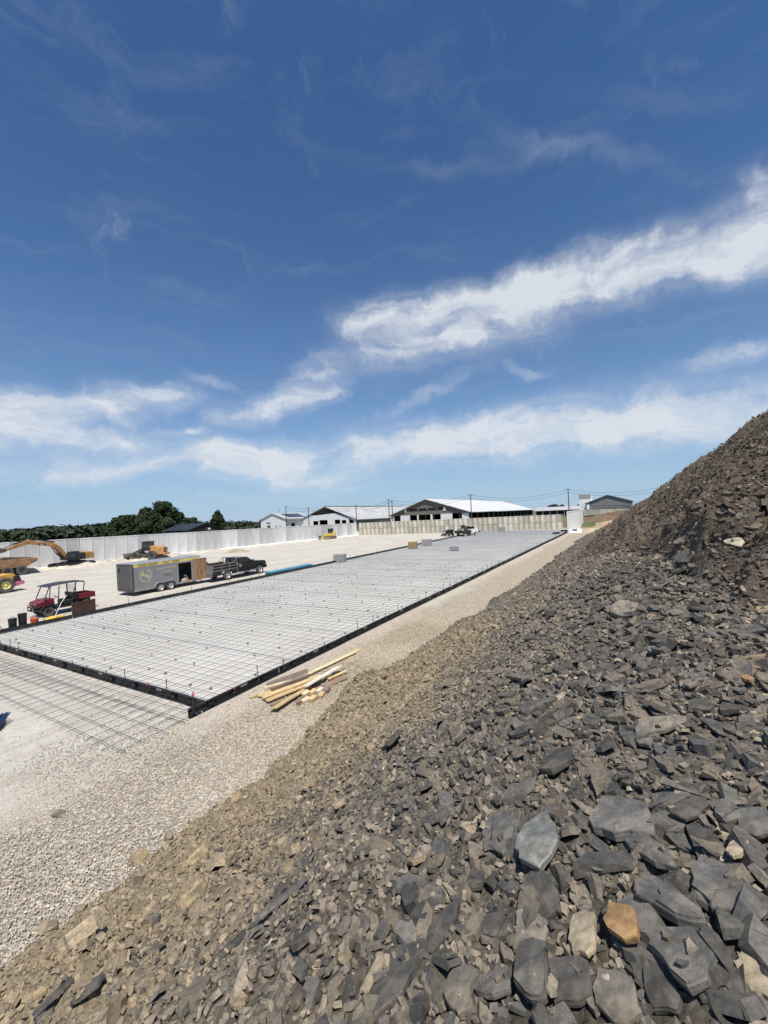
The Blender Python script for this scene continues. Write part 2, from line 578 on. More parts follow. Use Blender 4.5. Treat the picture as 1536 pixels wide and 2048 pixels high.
# ------------------------------------------------------------------ ground
def ground_material():
    m = bpy.data.materials.new('crushed_limestone')
    m.use_nodes = True
    t = NT(m.node_tree)
    p = principled(t)
    tc = t.n('ShaderNodeTexCoord')
    v = tc.outputs['Object']
    sp = t.n('ShaderNodeSeparateXYZ')
    t.l(v, sp.inputs[0])
    X, Y = sp.outputs[0], sp.outputs[1]
    nb = t.noise(v, .35, 5, .6)
    nm = t.noise(v, 2.2, 6, .65)
    nf = t.noise(v, 34, 8, .8)
    # fine crushed limestone, with damp and tracked patches
    c = t.mix(t.ramp(nb.outputs[0], .3, .7), (.50, .465, .405), (.585, .555, .495))
    c = t.mix(t.m('MULTIPLY', t.ramp(nm.outputs[0], .35, .75), .5), c, (.42, .375, .315))
    c = t.mix(t.m('MULTIPLY', t.ramp(nf.outputs[0], .45, .75), .45), c, (.34, .30, .25))
    # tyre tracks running along the yard
    mp = t.n('ShaderNodeMapping')
    mp.inputs['Rotation'].default_value = (0, 0, R(14))
    mp.inputs['Scale'].default_value = (1.5, .03, 1)
    t.l(v, mp.inputs[0])
    nt = t.noise(mp.outputs[0], 1.0, 5, .6)
    c = t.mix(t.m('MULTIPLY', t.ramp(nt.outputs[0], .50, .64), .5), c, (.42, .37, .305))
    mpb = t.n('ShaderNodeMapping')
    mpb.inputs['Rotation'].default_value = (0, 0, R(-38))
    mpb.inputs['Scale'].default_value = (1.1, .025, 1)
    t.l(v, mpb.inputs[0])
    ntb = t.noise(mpb.outputs[0], 1.0, 5, .6)
    c = t.mix(t.m('MULTIPLY', t.ramp(ntb.outputs[0], .56, .66), .4), c, (.45, .40, .335))
    # loose tan gravel between the forms and the heap
    edge = t.m('ADD', X, t.m('MULTIPLY', t.m('SUBTRACT', nb.outputs[0], .5), 2.6))
    edge = t.m('ADD', edge, t.m('MULTIPLY', t.m('SUBTRACT', nm.outputs[0], .5), 1.1))
    vor = t.n('ShaderNodeTexVoronoi')
    vor.inputs['Scale'].default_value = 17
    vor.inputs['Randomness'].default_value = 1
    t.l(v, vor.inputs['Vector'])
    sv = t.n('ShaderNodeSeparateColor')
    t.l(vor.outputs['Color'], sv.inputs[0])
    peb = t.mix(sv.outputs[0], (.37, .305, .22), (.58, .505, .39))
    peb = t.mix(t.ramp(vor.outputs['Distance'], .35, .75), peb, (.25, .20, .145))
    v2 = t.n('ShaderNodeTexVoronoi')
    v2.inputs['Scale'].default_value = 42
    t.l(v, v2.inputs['Vector'])
    sv2 = t.n('ShaderNodeSeparateColor')
    t.l(v2.outputs['Color'], sv2.inputs[0])
    c = t.mix(1.0, c, t.mix(sv2.outputs[0], (.80, .79, .77), (1.14, 1.14, 1.13)), 'MULTIPLY')
    near = t.mix(t.ramp(sv.outputs[1], .2, .9), (.42, .37, .30), (.60, .545, .455))
    near = t.mix(t.ramp(vor.outputs['Distance'], .35, .75), near, (.27, .23, .185))
    peb = t.mix(t.ramp(Y, 6, 11), near, peb)
    gravel_f = t.ramp(edge, -11.0, -9.3)
    c = t.mix(gravel_f, c, peb)
    # bare soil and grass outside the walls
    fieldn = t.noise(v, .08, 5, .6)
    field = t.mix(t.ramp(fieldn.outputs[0], .4, .6), (.10, .115, .045), (.19, .145, .09))
    far = t.m('MAXIMUM', t.ramp(Y, 91, 95), t.m('MAXIMUM', t.ramp(t.m('SUBTRACT', X, t.m('MULTIPLY', Y, .213)), -78.0, -79.5), t.ramp(X, 30, 34)))
    c = t.mix(far, c, field)
    t.l(c, p.inputs['Base Color'])
    p.inputs['Roughness'].default_value = .95
    p.inputs['Specular IOR Level'].default_value = .1
    hgt = t.m('ADD', t.m('MULTIPLY', nf.outputs[0], .022), t.m('MULTIPLY', t.m('MULTIPLY', vor.outputs['Distance'], gravel_f), -.02))
    hgt = t.m('ADD', hgt, t.m('MULTIPLY', nm.outputs[0], .06))
    hgt = t.m('ADD', hgt, t.m('MULTIPLY', v2.outputs['Distance'], -.011))
    bp = t.n('ShaderNodeBump')
    bp.inputs['Strength'].default_value = .8
    bp.inputs['Distance'].default_value = 1.0
    t.l(hgt, bp.inputs['Height'])
    t.l(bp.outputs[0], p.inputs['Normal'])
    return m


def wall_x(y):
    return -69.0 + .213 * (y - 33.4)


def ground_z(x, y):
    z = SLOPE * np.clip(y, -40, 92)
    out = np.maximum(sstep(92.5, 97, y), sstep(-.6, -3, x - wall_x(y)))
    z = z * (1 - out) + 2.3 * out
    z = z + sstep(94, 112, y) * sstep(-16, -4, x) * .9 * (1 - sstep(30, 60, x))
    return z


def build_ground():
    xs = np.unique(np.concatenate([np.linspace(-2500, -140, 16), np.arange(-140, -76, 8), np.arange(-76, -12, 1.6), np.arange(-12, -5, .35), np.arange(-5, 60, 5), np.linspace(60, 2500, 14)]))
    ys = np.unique(np.concatenate([np.linspace(-600, -20, 10), np.arange(-20, 0, 2), np.arange(0, 22, .5), np.arange(22, 99, 1.6), np.arange(99, 200, 8), np.linspace(200, 3500, 16)]))
    Xg, Yg = np.meshgrid(xs, ys)
    Z = ground_z(Xg, Yg)
    und = fbm(Xg * .35, Yg * .35, 3, 90)
    slab = ((Xg > -30.2) & (Xg < -9.6) & (Yg > 6.5) & (Yg < 91))
    Z = Z + np.where(slab | (Yg > 92), 0, .05 * und - .01)
    n, k = len(xs), len(ys)
    idx = np.arange(n * k).reshape(k, n)
    F = np.stack([idx[:-1, :-1], idx[:-1, 1:], idx[1:, 1:], idx[1:, :-1]], -1).reshape(-1, 4)
    me = np_mesh('ground', np.stack([Xg, Yg, Z], -1).reshape(-1, 3), F, ground_material(), True)
    return obj('ground', me, kind='structure')


ground = build_ground()


def bed_material():
    m = bpy.data.materials.new('stone_bed')
    m.use_nodes = True
    t = NT(m.node_tree)
    p = principled(t)
    v = t.n('ShaderNodeTexCoord').outputs['Object']
    n1, n2, n3 = t.noise(v, .3, 5, .6), t.noise(v, 18, 6, .75), t.noise(v, 1.6, 5, .6)
    c = t.mix(t.ramp(n1.outputs[0], .3, .7), (.50, .465, .405), (.59, .555, .49))
    c = t.mix(t.m('MULTIPLY', t.ramp(n2.outputs[0], .45, .75), .42), c, (.36, .33, .29))
    c = t.mix(t.m('MULTIPLY', t.ramp(n3.outputs[0], .55, .8), .3), c, (.40, .37, .32))
    t.l(c, p.inputs['Base Color'])
    p.inputs['Roughness'].default_value = .95
    p.inputs['Specular IOR Level'].default_value = .1
    bp = t.n('ShaderNodeBump')
    bp.inputs['Strength'].default_value = .6
    bp.inputs['Distance'].default_value = .02
    t.l(n2.outputs[0], bp.inputs['Height'])
    t.l(bp.outputs[0], p.inputs['Normal'])
    return m


SX0, SX1, SY0, SY1 = -29.1, -10.9, 7.95, 89.0     # the slab that is being formed up
bed = MB()
bed.add([(SX0, SY0, SLOPE * SY0 + .02), (SX1, SY0, SLOPE * SY0 + .02), (SX1, SY1, SLOPE * SY1 + .02), (SX0, SY1, SLOPE * SY1 + .02)], [(0, 1, 2, 3)])
bed.build('slab_bed', bed_material(), kind='structure')

# ------------------------------------------------------------------ the heap itself
def heap_material():
    m = bpy.data.materials.new('spoil')
    m.use_nodes = True
    t = NT(m.node_tree)
    p = principled(t)
    at = t.n('ShaderNodeAttribute', attribute_name='tint')
    v = t.n('ShaderNodeTexCoord').outputs['Object']
    n1, n2 = t.noise(v, 38, 8, .75), t.noise(v, 5, 6, .65)
    vor = t.n('ShaderNodeTexVoronoi')
    vor.inputs['Scale'].default_value = 30
    t.l(v, vor.inputs['Vector'])
    sv = t.n('ShaderNodeSeparateColor')
    t.l(vor.outputs['Color'], sv.inputs[0])
    a = t.mix(sv.outputs[0], (.62, .62, .63), (1.4, 1.36, 1.3))
    b = t.mix(t.ramp(n2.outputs[0], .3, .7), (.75, .75, .76), (1.22, 1.2, 1.16))
    c = t.mix(1.0, t.mix(1.0, at.outputs['Color'], a, 'MULTIPLY'), b, 'MULTIPLY')
    t.l(c, p.inputs['Base Color'])
    p.inputs['Roughness'].default_value = .95
    p.inputs['Specular IOR Level'].default_value = .12
    h = t.m('ADD', t.m('MULTIPLY', n1.outputs[0], .025), t.m('MULTIPLY', vor.outputs['Distance'], -.02))
    bp = t.n('ShaderNodeBump')
    bp.inputs['Strength'].default_value = .9
    bp.inputs['Distance'].default_value = 1.0
    t.l(h, bp.inputs['Height'])
    t.l(bp.outputs[0], p.inputs['Normal'])
    return m


GREY, DIRT, CLAY = np.array((.165, .144, .118)), np.array((.118, .097, .076)), np.array((.30, .245, .170))


def heap_tint(x, y):
    _, d, c = heap_parts(x, y)
    n = fbm(x * .8, y * .8, 4, 100)[..., None]
    col = GREY * (1 + .5 * n)
    col = col * (1 - d[..., None]) + DIRT * (1 + .6 * n) * d[..., None]
    return col * (1 - c[..., None]) + CLAY * (1 + .35 * n) * c[..., None]


def graded(a, b, fine, lo, hi, grow):
    """grid lines, `fine` apart between lo and hi and wider outside"""
    mid = list(np.arange(lo, hi + 1e-6, fine))
    s, q = fine, hi
    while q < b:
        s *= grow
        q += s
        mid.append(q)
    s, q = fine, lo
    while q > a:
        s *= grow
        q -= s
        mid.insert(0, q)
    return np.array(mid)


def build_heap():
    xs = graded(-8.6, 26, .042, -7.9, 2.4, 1.10)
    ys = graded(-9, 84, .042, -.2, 10.5, 1.022)
    Xg, Yg = np.meshgrid(xs, ys)
    Z = heap(Xg, Yg)
    n, k = len(xs), len(ys)
    idx = np.arange(n * k).reshape(k, n)
    F = np.stack([idx[:-1, :-1], idx[:-1, 1:], idx[1:, 1:], idx[1:, :-1]], -1).reshape(-1, 4)
    V = np.stack([Xg, Yg, Z], -1).reshape(-1, 3)
    keep = (V[F, 2] > SLOPE * V[F, 1] - .25).any(1)
    me = np_mesh('spoil_heap', V, F[keep], heap_material(), False, heap_tint(Xg, Yg).reshape(-1, 3))
    return obj('spoil_heap', me, kind='structure')


heap_ob = build_heap()
RNG = np.random.default_rng(7)


def heap_normal(x, y, e=.12):
    dx = (heap(x + e, y) - heap(x - e, y)) / (2 * e)
    dy = (heap(x, y + e) - heap(x, y - e)) / (2 * e)
    n = np.stack([-dx, -dy, np.ones_like(dx)], -1)
    return n / np.linalg.norm(n, axis=-1, keepdims=True)


def frames(n, ang, jit):
    """rows of (u,v,w) axes: w near the normal n, u turned by ang"""
    w = n + RNG.normal(0, 1, n.shape) * jit[:, None]
    w /= np.linalg.norm(w, axis=1, keepdims=True)
    ref = np.stack([np.cos(ang), np.sin(ang), np.zeros_like(ang)], -1)
    u = ref - w * (ref * w).sum(1, keepdims=True)
    u /= np.linalg.norm(u, axis=1, keepdims=True)
    return u, np.cross(w, u), w


def chips(P, size, tint, name, matl, jit=.35, elong=(1.0, 2.2), thick=(.12, .3), n=6, sink=.3, ang=None, nrm=None, parent=None):
    """many flat broken pieces of stone in one mesh (too many to tell apart)"""
    m = len(P)
    if nrm is None:
        nrm = heap_normal(P[:, 0], P[:, 1])
    if ang is None:
        ang = RNG.uniform(0, 2 * np.pi, m)
    u, v, w = frames(nrm, ang, np.full(m, jit) if np.isscalar(jit) else jit)
    el = RNG.uniform(*elong, m)
    th = size * RNG.uniform(*thick, m)
    a = np.arange(n) / n * 2 * np.pi + RNG.uniform(-.38, .38, (m, n))
    rad = RNG.uniform(.50, 1.16, (m, n))
    ux, vy = np.cos(a) * rad * (size * np.sqrt(el))[:, None] * .5, np.sin(a) * rad * (size / np.sqrt(el))[:, None] * .5
    tilt = RNG.normal(0, .14, (m, 2))
    topz = th[:, None] * (1 - sink) + tilt[:, :1] * ux + tilt[:, 1:] * vy
    top = P[:, None] + u[:, None] * (ux * .86)[..., None] + v[:, None] * (vy * .86)[..., None] + w[:, None] * topz[..., None]
    bot = P[:, None] + u[:, None] * ux[..., None] + v[:, None] * vy[..., None] - w[:, None] * (th * sink + .01)[:, None, None]
    V = np.concatenate([top, bot], 1).reshape(-1, 3)
    k = np.arange(n)
    tf = np.stack([np.zeros(n - 2, int), np.arange(1, n - 1), np.arange(2, n)], -1)
    j = (k + 1) % n
    sf = np.concatenate([np.stack([k, k + n, j + n], -1), np.stack([k, j + n, j], -1)])
    F = (np.concatenate([tf, sf])[None] + (np.arange(m) * 2 * n)[:, None, None]).reshape(-1, 3)
    T = np.repeat(tint, 2 * n, axis=0)
    me = np_mesh(name, V, F, matl, False, T)
    return obj(name, me, parent, kind='stuff')


CHIP = tinted_stone('slate_chips', .85, 45, .45, .006, .16, dust=.45)


def slate_tints(m, x, y, dark=.35):
    """grey slate, brown weathered slate, pale bits"""
    _, d, c = heap_parts(x, y)
    r = RNG.random(m)
    base = np.empty((m, 3))
    sl_ = np.array((.092, .087, .080)) * RNG.uniform(.7, 1.6, (m, 1))
    br = np.array((.215, .183, .146)) * RNG.uniform(.65, 1.35, (m, 1))
    tn = np.array((.34, .29, .225)) * RNG.uniform(.75, 1.2, (m, 1))
    base[:] = br
    base[r < dark] = sl_[r < dark]
    base[r > .95] = tn[r > .95]
    dm = RNG.random(m) < d * .85
    base[dm] = (np.array((.122, .100, .079)) * RNG.uniform(.6, 1.5, (m, 1)))[dm]
    cm = RNG.random(m) < c * .8
    base[cm] = (np.array((.27, .22, .15)) * RNG.uniform(.75, 1.2, (m, 1)))[cm]
    return base


def slate_dark(x, y):
    """where freshly broken dark slate lies: the crown of the grey lobe and streaks down it"""
    f = fbm(x * .55, y * .55, 4, 120)
    return np.clip(.13 + .8 * f + .48 * sstep(-2.2, .2, x) * (1 - sstep(7, 11, y)) , .05, .85)


def scatter(m, x0, x1, y0, y1, rmax=None, power=1.0):
    x, y = RNG.uniform(x0, x1, m), y0 + (y1 - y0) * RNG.random(m) ** power
    z = heap(x, y) + RNG.random(m) ** 2 * .03
    ok = z > SLOPE * y - .02
    return np.stack([x, y, z], -1)[ok]


def plate_tints(P):
    c = slate_tints(len(P), P[:, 0], P[:, 1], np.full(len(P), .66))
    return c * np.minimum(1, .17 / c.max(1, keepdims=True))


def strew():
    # finest crumbs close by
    P = scatter(32000, -7.6, 2.2, .2, 7.0)
    _, d, c = heap_parts(P[:, 0], P[:, 1])
    P = P[RNG.random(len(P)) > .55 * c]
    s = np.clip(RNG.lognormal(-3.45, .42, len(P)), .014, .09)
    chips(P, s, slate_tints(len(P), P[:, 0], P[:, 1], slate_dark(P[:, 0], P[:, 1])), 'slate_crumbs', CHIP, .5, (1, 2.4), (.10, .34), 5, .2, parent=heap_ob)
    P = scatter(32000, -7.8, 3.0, .2, 16)
    s = np.clip(RNG.lognormal(-3.12, .50, len(P)), .022, .17)
    ang = np.where(RNG.random(len(P)) < .6, RNG.normal(2.2, .5, len(P)), RNG.uniform(0, 6.28, len(P)))
    _, d, c = heap_parts(P[:, 0], P[:, 1])
    keep = RNG.random(len(P)) > .90 * c
    P, s, ang = P[keep], s[keep], ang[keep]
    chips(P, s, slate_tints(len(P), P[:, 0], P[:, 1], slate_dark(P[:, 0], P[:, 1])), 'slate_shards', CHIP, .38, (1.1, 2.8), (.06, .18), 6, .2, ang, parent=heap_ob)
    # broken plates thrown over the crown
    P = scatter(2000, -2.4, 1.6, 1.0, 8.0)
    P = P[RNG.random(len(P)) < np.clip(1.15 - np.abs(P[:, 0] + .1) / 1.9, .1, 1)]
    s = np.clip(RNG.lognormal(-2.25, .38, len(P)), .06, .24)
    ang = np.where(RNG.random(len(P)) < .65, RNG.normal(2.2, .5, len(P)), RNG.uniform(0, 6.28, len(P)))
    P[:, 2] += .012
    chips(P, s, plate_tints(P), 'slate_plates', CHIP, .26, (1.1, 2.4), (.07, .16), 8, .2, ang, parent=heap_ob)
    P = scatter(32000, -7.8, 7.5, 8, 78, power=1.7)
    s = np.clip(RNG.lognormal(-2.75, .45, len(P)), .035, .28) * (.85 + P[:, 1] / 60)
    _, d, c = heap_parts(P[:, 0], P[:, 1])
    s = s * (1 - .55 * d)
    chips(P, s, slate_tints(len(P), P[:, 0], P[:, 1], slate_dark(P[:, 0], P[:, 1])), 'distant_rubble', CHIP, .40, (1, 2.2), (.14, .4), 5, .2, parent=heap_ob)
    # crumbly clods of dirt on the ridge and of clay along the foot
    P = scatter(34000, -4.5, 6.5, 4, 32, power=1.5)
    _, d, c = heap_parts(P[:, 0], P[:, 1])
    P = P[d > .5]
    s = np.clip(RNG.lognormal(-3.05, .5, len(P)), .02, .24)
    chips(P, s, slate_tints(len(P), P[:, 0], P[:, 1], .1), 'dirt_clods', CLOD, .6, (1, 1.5), (.4, .8), 6, .3, parent=heap_ob)
    P = scatter(21000, -7.8, -2.4, .5, 20)
    _, d, c = heap_parts(P[:, 0], P[:, 1])
    P = P[c > RNG.random(len(P))]
    s = np.clip(RNG.lognormal(-3.55, .62, len(P)), .012, .20)
    chips(P, s, np.array((.29, .238, .165)) * RNG.uniform(.7, 1.2, (len(P), 1)), 'clay_clods', CLOD, .5, (1, 1.6), (.35, .7), 6, .3, parent=heap_ob)


CLOD = tinted_stone('earth_clods', .95, 30, .8, .012, .1)
strew()


def gravel():
    m = 98000
    x, y = RNG.uniform(-14.5, -6.3, m), .6 + 21 * RNG.random(m) ** 1.25
    ok = (heap(x, y) < SLOPE * y + .03) & (RNG.random(m) < sstep(-13.8, -9.6, x + 1.6 * fbm(x * .5, y * .5, 3, 200)) + .03)
    ok &= ~((x < -10.75) & (y > 7.8))
    x, y = x[ok], y[ok]
    z = ground_z(x, y) + .004
    s = np.clip(RNG.lognormal(-3.76, .36, len(x)), .012, .06)
    nrm = np.tile((0, 0, 1.0), (len(x), 1))
    far = sstep(5, 11, y)[:, None]
    lime = (1 - sstep(-12.4, -10.2, x))[:, None]
    c = (np.array((.52, .465, .385)) * (1 - far) + np.array((.52, .45, .345)) * far) * RNG.uniform(.76, 1.18, (len(x), 1))
    c = c * (1 - lime) + np.array((.50, .465, .41)) * RNG.uniform(.85, 1.12, (len(x), 1)) * lime
    chips(np.stack([x, y, z], -1), s, c, 'loose_gravel', GRAV, .5, (1, 1.5), (.30, .6), 4, .2, nrm=nrm, parent=ground)


GRAV = tinted_stone('gravel_stones', .9, 60, .3, .004, .15)
gravel()

# ------------------------------------------------------------------ precast walls round the yard
CONC = [mat('precast_%s' % n, c, .85, 0, .10, .8, dust=.24, dustcol=(.43, .40, .35), bump=.2, bscale=14, streak=(1, 1, .35)) for n, c in (('light', (.60, .59, .565)), ('mid', (.50, .495, .475)), ('pale', (.67, .66, .63)))]
WEATH = [mat('weathered_%s' % n, c, .9, 0, .22, 1.1, dust=.25, dustcol=(.36, .31, .22), bump=.3, bscale=10, streak=(2.2, 2.2, .25)) for n, c in (('tan', (.47, .43, .34)), ('grey', (.38, .355, .295)), ('pale', (.56, .52, .43)))]
WHITE_CONC = mat('new_precast', (.76, .745, .70), .8, 0, .06, .7, bump=.15, bscale=18, streak=(2, 2, .3))


def line_thing(name, label, cat, a, b, z=0.0):
    """Empty at a, local +Y runs towards b"""
    o = thing(name, label, cat, a[0], a[1], -math.atan2(b[0] - a[0], b[1] - a[1]), z, tilt=False)
    return o, math.hypot(b[0] - a[0], b[1] - a[1])


def panel_mesh(name, w, h, t, m):
    b = MB()
    b.box((0, w / 2, h / 2), (t, w - .045, h))
    b.box((t / 2 + .012, w / 2, h - .09), (.024, w - .06, .14))     # cast lip along the top
    return b.mesh(name, m, bevel=.018)


rnd = random.Random(3)
left_wall, L = line_thing('retaining_wall', 'long pale precast concrete wall along the far left of the yard', 'wall', (wall_x(13.0), 13.0), (wall_x(85.2), 85.2))
pm = [panel_mesh('panel', 1.53, 4.4, .22, m) for m in CONC]
for i in range(int(L / 1.53)):
    o = obj('panel', pm[rnd.choice((0, 0, 1, 1, 2))], left_wall)
    o.location = (rnd.uniform(-.012, .012), i * 1.53, -.1 + rnd.uniform(-.012, .012) + .0)
    o.rotation_euler = (0, rnd.uniform(-.003, .003), 0)
toe = MB()
toe.add([(.11, 0, .15), (.85, 0, .05), (.85, 0, -.4), (.11, 0, -.4), (.11, L, 1.42), (.62, L, 1.36), (.62, L, .5), (.11, L, .5)],
        [(0, 1, 5, 4), (1, 2, 6, 5), (0, 3, 2, 1), (4, 5, 6, 7)])
# the toe follows the rising yard
tv = []
for k in range(25):
    y = L * k / 24
    zg = G(0, 13 + .978 * y)
    tv += [(.12, y, zg + .22), (.55, y, zg + .14), (.60, y, zg - .3)]
toe = MB().add(tv, [(3 * k + j, 3 * k + j + 1, 3 * k + j + 4, 3 * k + j + 3) for k in range(24) for j in (0, 1)])
toe.build('footing', WHITE_CONC, left_wall)

far_wall, L2 = line_thing('retaining_wall', 'weathered tan concrete wall of two panel rows across the far end', 'wall', (wall_x(85.2) + .15, 85.6), (-12.6, 92.3))
wm = [[panel_mesh('panel', 1.05, hh, .2, m) for m in WEATH] for hh in (1.62, 1.42)]
for i in range(int(L2 / 1.05)):
    zg = G(0, 86 + i * .15)
    for row in (0, 1):
        o = obj('panel', wm[row][rnd.choice((0, 0, 1, 2, 2))], far_wall)
        o.location = (rnd.uniform(-.02, .02) + .03 * row, i * 1.05, zg - .12 + row * 1.645)

end_wall, L3 = line_thing('retaining_wall', 'bright new white precast wall standing at the far right of the slab', 'wall', (-10.55, 79.3), (-10.1, 97.5), 1.1)
em = panel_mesh('panel', 2.3, 3.85, .24, WHITE_CONC)
for i in range(8):
    o = obj('panel', em, end_wall)
    o.location = (rnd.uniform(-.01, .01), i * 2.3, .02 * i)
MB().prism([(.12, .30), (2.0, .12), (2.0, -.3), (.12, -.3)], 0, 18.2, 'y').build('footing', WHITE_CONC, end_wall)

# ------------------------------------------------------------------ steel forms, stakes
STEEL = mat('black_form_steel', (.017, .018, .019), .45, .0, .3, 2.5, dust=.16, dustcol=(.22, .21, .19), spec=.5)
STICK = mat('form_sticker', (.70, .68, .62), .6, 0, .05)
STAKE = mat('stake_steel', (.075, .068, .062), .55, .7, .2, 8)
CAPR = mat('red_stake_cap', (.62, .07, .06), .5, 0, .1)
PINKR = mat('pink_ribbon', (.80, .14, .20), .6, 0, .1)


def form_meshes(L):
    t = .0
    b = MB()
    # channel: face plate on the slab side, flanges outwards (+x), stiffener pockets
    prof = [(0, 0), (.10, 0), (.10, .018), (.014, .018), (.014, .135), (.03, .15), (.014, .165), (.014, .243), (.062, .243), (.062, .26), (0, .26)]
    b.prism(prof, .006, L - .006, 'y')
    for k in range(2):
        y = L * (.2 + .6 * k)
        b.b(.014, .07, y - .07, y - .045, .03, .235)
        b.b(.014, .07, y + .045, y + .07, .03, .235)
        b.b(.05, .078, y - .07, y + .07, .10, .16)
    return b.mesh('form_panel', STEEL, bevel=0)


stick = MB().box((.0185, 0, .20), (.004, .26, .075)).mesh('sticker', STICK)
hk = {}
def stake_mesh(h, cap):
    k = (h, cap)
    if k in hk:
        return hk[k]
    s = MB().tube([(0, 0, -.2), (0, 0, h)], .0125, 8).mesh('stake', STAKE)
    c = None
    if cap == 'cap':
        c = MB().lathe([(.0, .01), (.02, .01), (.025, -.005), (.025, -.04), (.016, -.045), (.016, -.07)], (0, 0, h), 'z', 10).mesh('stake_cap', CAPR, True)
    elif cap == 'ribbon':
        c = MB().box((0, 0, h - .05), (.032, .032, .10)).mesh('stake_cap', PINKR)
    hk[k] = (s, c)
    return hk[k]


def form_line(label, a, b, start, nstk, capped):
    o = thing('form_line', label, 'concrete form', a[0], a[1], -math.atan2(b[0] - a[0], b[1] - a[1]), tilt=True)
    L = math.hypot(b[0] - a[0], b[1] - a[1])
    step, y, i = 3.48, 0.0, 0
    fm = form_meshes(step)
    while y < L - .5:
        ln = min(step, L - y)
        pnl = obj('form_panel', fm if ln > step - .05 else form_meshes(ln), o)
        pnl.location = (rnd.uniform(-.012, .012), y, .0)
        pnl.rotation_euler = (0, 0, rnd.uniform(-.004, .004))
        if i < 12:
            st = obj('sticker', stick, pnl)
            st.location = (0, min(start, ln - .2), 0)
        y += step
        i += 1
    for k in range(nstk):
        yy = .25 + k * 1.16 + rnd.uniform(-.18, .18)
        if yy > L - .1:
            break
        h = rnd.choice((.30, .36, .42, .46, .62, .66, .74)) if k < 26 else rnd.choice((.32, .45, .6))
        sm, cm = stake_mesh(h, 'cap' if (k in capped) else None)
        s = obj('stake', sm, o)
        s.location = (.092, yy, 0)
        s.rotation_euler = (rnd.uniform(-.04, .04), rnd.uniform(-.03, .05), 0)
        if cm:
            obj('stake_cap', cm, s)
        if k < 26:
            w = obj('wedge', WEDGE, s)
            w.location = (-.02, .0, .15)
    return o


WEDGE = MB().box((0, .02, 0), (.05, .12, .03), (.3, 0, .4)).mesh('wedge', STAKE)
form_line('black steel form line along the right edge of the slab beside the gravel', (SX1, 7.35), (SX1, 79.2), 1.95, 60, (0, 1, 3))
# front and left lines face outwards: local +x must point away from the slab
form_line('black steel form line across the near end of the slab', (SX0, SY0), (SX1 - .02, SY0), 2.0, 17, (13, 14, 15))
form_line('black steel form line along the left edge of the slab by the vehicles', (SX0, SY1), (SX0, SY0), 1.4, 70, ())

# ------------------------------------------------------------------ reinforcing mat
BAR = mat('blue_grey_bar', (.060, .115, .180), .5, .0, .25, 5, dust=.08, spec=.4)
BLUE = mat('blue_fibre_bar', (.085, .27, .39), .45, 0, .22, 3, spec=.5)
NAVY = mat('navy_fibre', (.018, .045, .12), .5, 0, .3, 8)


def bar_mesh(L, r, wav, seed, n=5, axis='y', m=None):
    q = random.Random(seed)
    k = max(3, int(L / 3))
    pts = []
    for i in range(k + 1):
        t = L * i / k
        dx, dz = q.uniform(-wav, wav), q.uniform(-wav, wav) * .6
        pts.append((dx, t, dz) if axis == 'y' else (t, dx, dz))
    return MB().tube(pts, r, n).mesh('bar', m or BAR, True)


mat_ob = thing('rebar_mat', 'blue-grey reinforcing bar grid laid over the stone bed between the forms', 'rebar', SX0, SY0)
lm = [bar_mesh(SY1 - SY0 - .3, .0085, .022, s) for s in range(5)]
for i in range(39):
    o = obj('bar', lm[i % 5], mat_ob)
    o.location = (.26 + i * .457 + rnd.uniform(-.03, .03), .12 + rnd.uniform(-.06, .06), .108)
cm_ = [bar_mesh(SX1 - SX0 - .2, .0075, .018, 20 + s, axis='x') for s in range(5)]
for j in range(176):
    o = obj('bar', cm_[j % 5], mat_ob)
    o.location = (.08 + rnd.uniform(-.03, .05), .20 + j * .457 + rnd.uniform(-.03, .03), .127)
    o.rotation_euler = (0, 0, rnd.uniform(-.0016, .0016))
# lapped bars
for i in range(10):
    o = obj('bar', cm_[i % 5], mat_ob)
    o.location = (.08, .27 + i * 3.66, .127)
CHAIRC = mat('concrete_chair', (.30, .29, .275), .9, 0, .2, 10)
chm = MB().prism([(-.05, 0), (.05, 0), (.035, .07), (-.035, .07)], -.03, .03, 'x').mesh('rebar_chair', CHAIRC)
for i in range(13):
    for j in range(24):
        if rnd.random() < .3:
            continue
        o = obj('rebar_chair', chm, mat_ob)
        o.location = (.9 + i * 1.37 + rnd.uniform(-.3, .3), .9 + j * 1.37 + rnd.uniform(-.3, .3), .022)
        o.rotation_euler = (0, 0, rnd.uniform(0, 3))

GREENBAR = mat('green_grey_bar', (.062, .085, .092), .5, 0, .25, 5, spec=.4)
def loose_mat(label, x0, x1, ys, y0, y1, rz, z):
    o = thing('rebar_mat', label, 'rebar', x1, y0, rz, z=G(0, y0) + z)
    a = bar_mesh(y1 - y0, .0072, .008, 51, m=GREENBAR)
    c = bar_mesh(x1 - x0 + .15, .0072, .01, 52, axis='x', m=GREENBAR)
    n = int((x1 - x0) / .457)
    for i in range(n):
        q = obj('bar', a, o)
        q.location = (-.12 - i * .457 + rnd.uniform(-.02, .02), rnd.uniform(-.05, .05), .012)
        q.rotation_euler = (0, 0, rnd.uniform(-.01, .01))
    for yy in ys:
        q = obj('bar', c, o)
        q.location = (x0 - x1, yy - y0, .030)
        q.rotation_euler = (0, 0, rnd.uniform(-.004, .004))
    return o


loose_mat('loose bar grid lying on bare stone in front of the near form line', -23.0, -10.75, (5.55, 6.0, 6.52, 7.0), 5.36, 7.2, -.012, .035)
loose_mat('bar grid lapped close against the near form line', -24.5, -10.7, (7.08, 7.55), 6.75, 7.9, .022, .065)

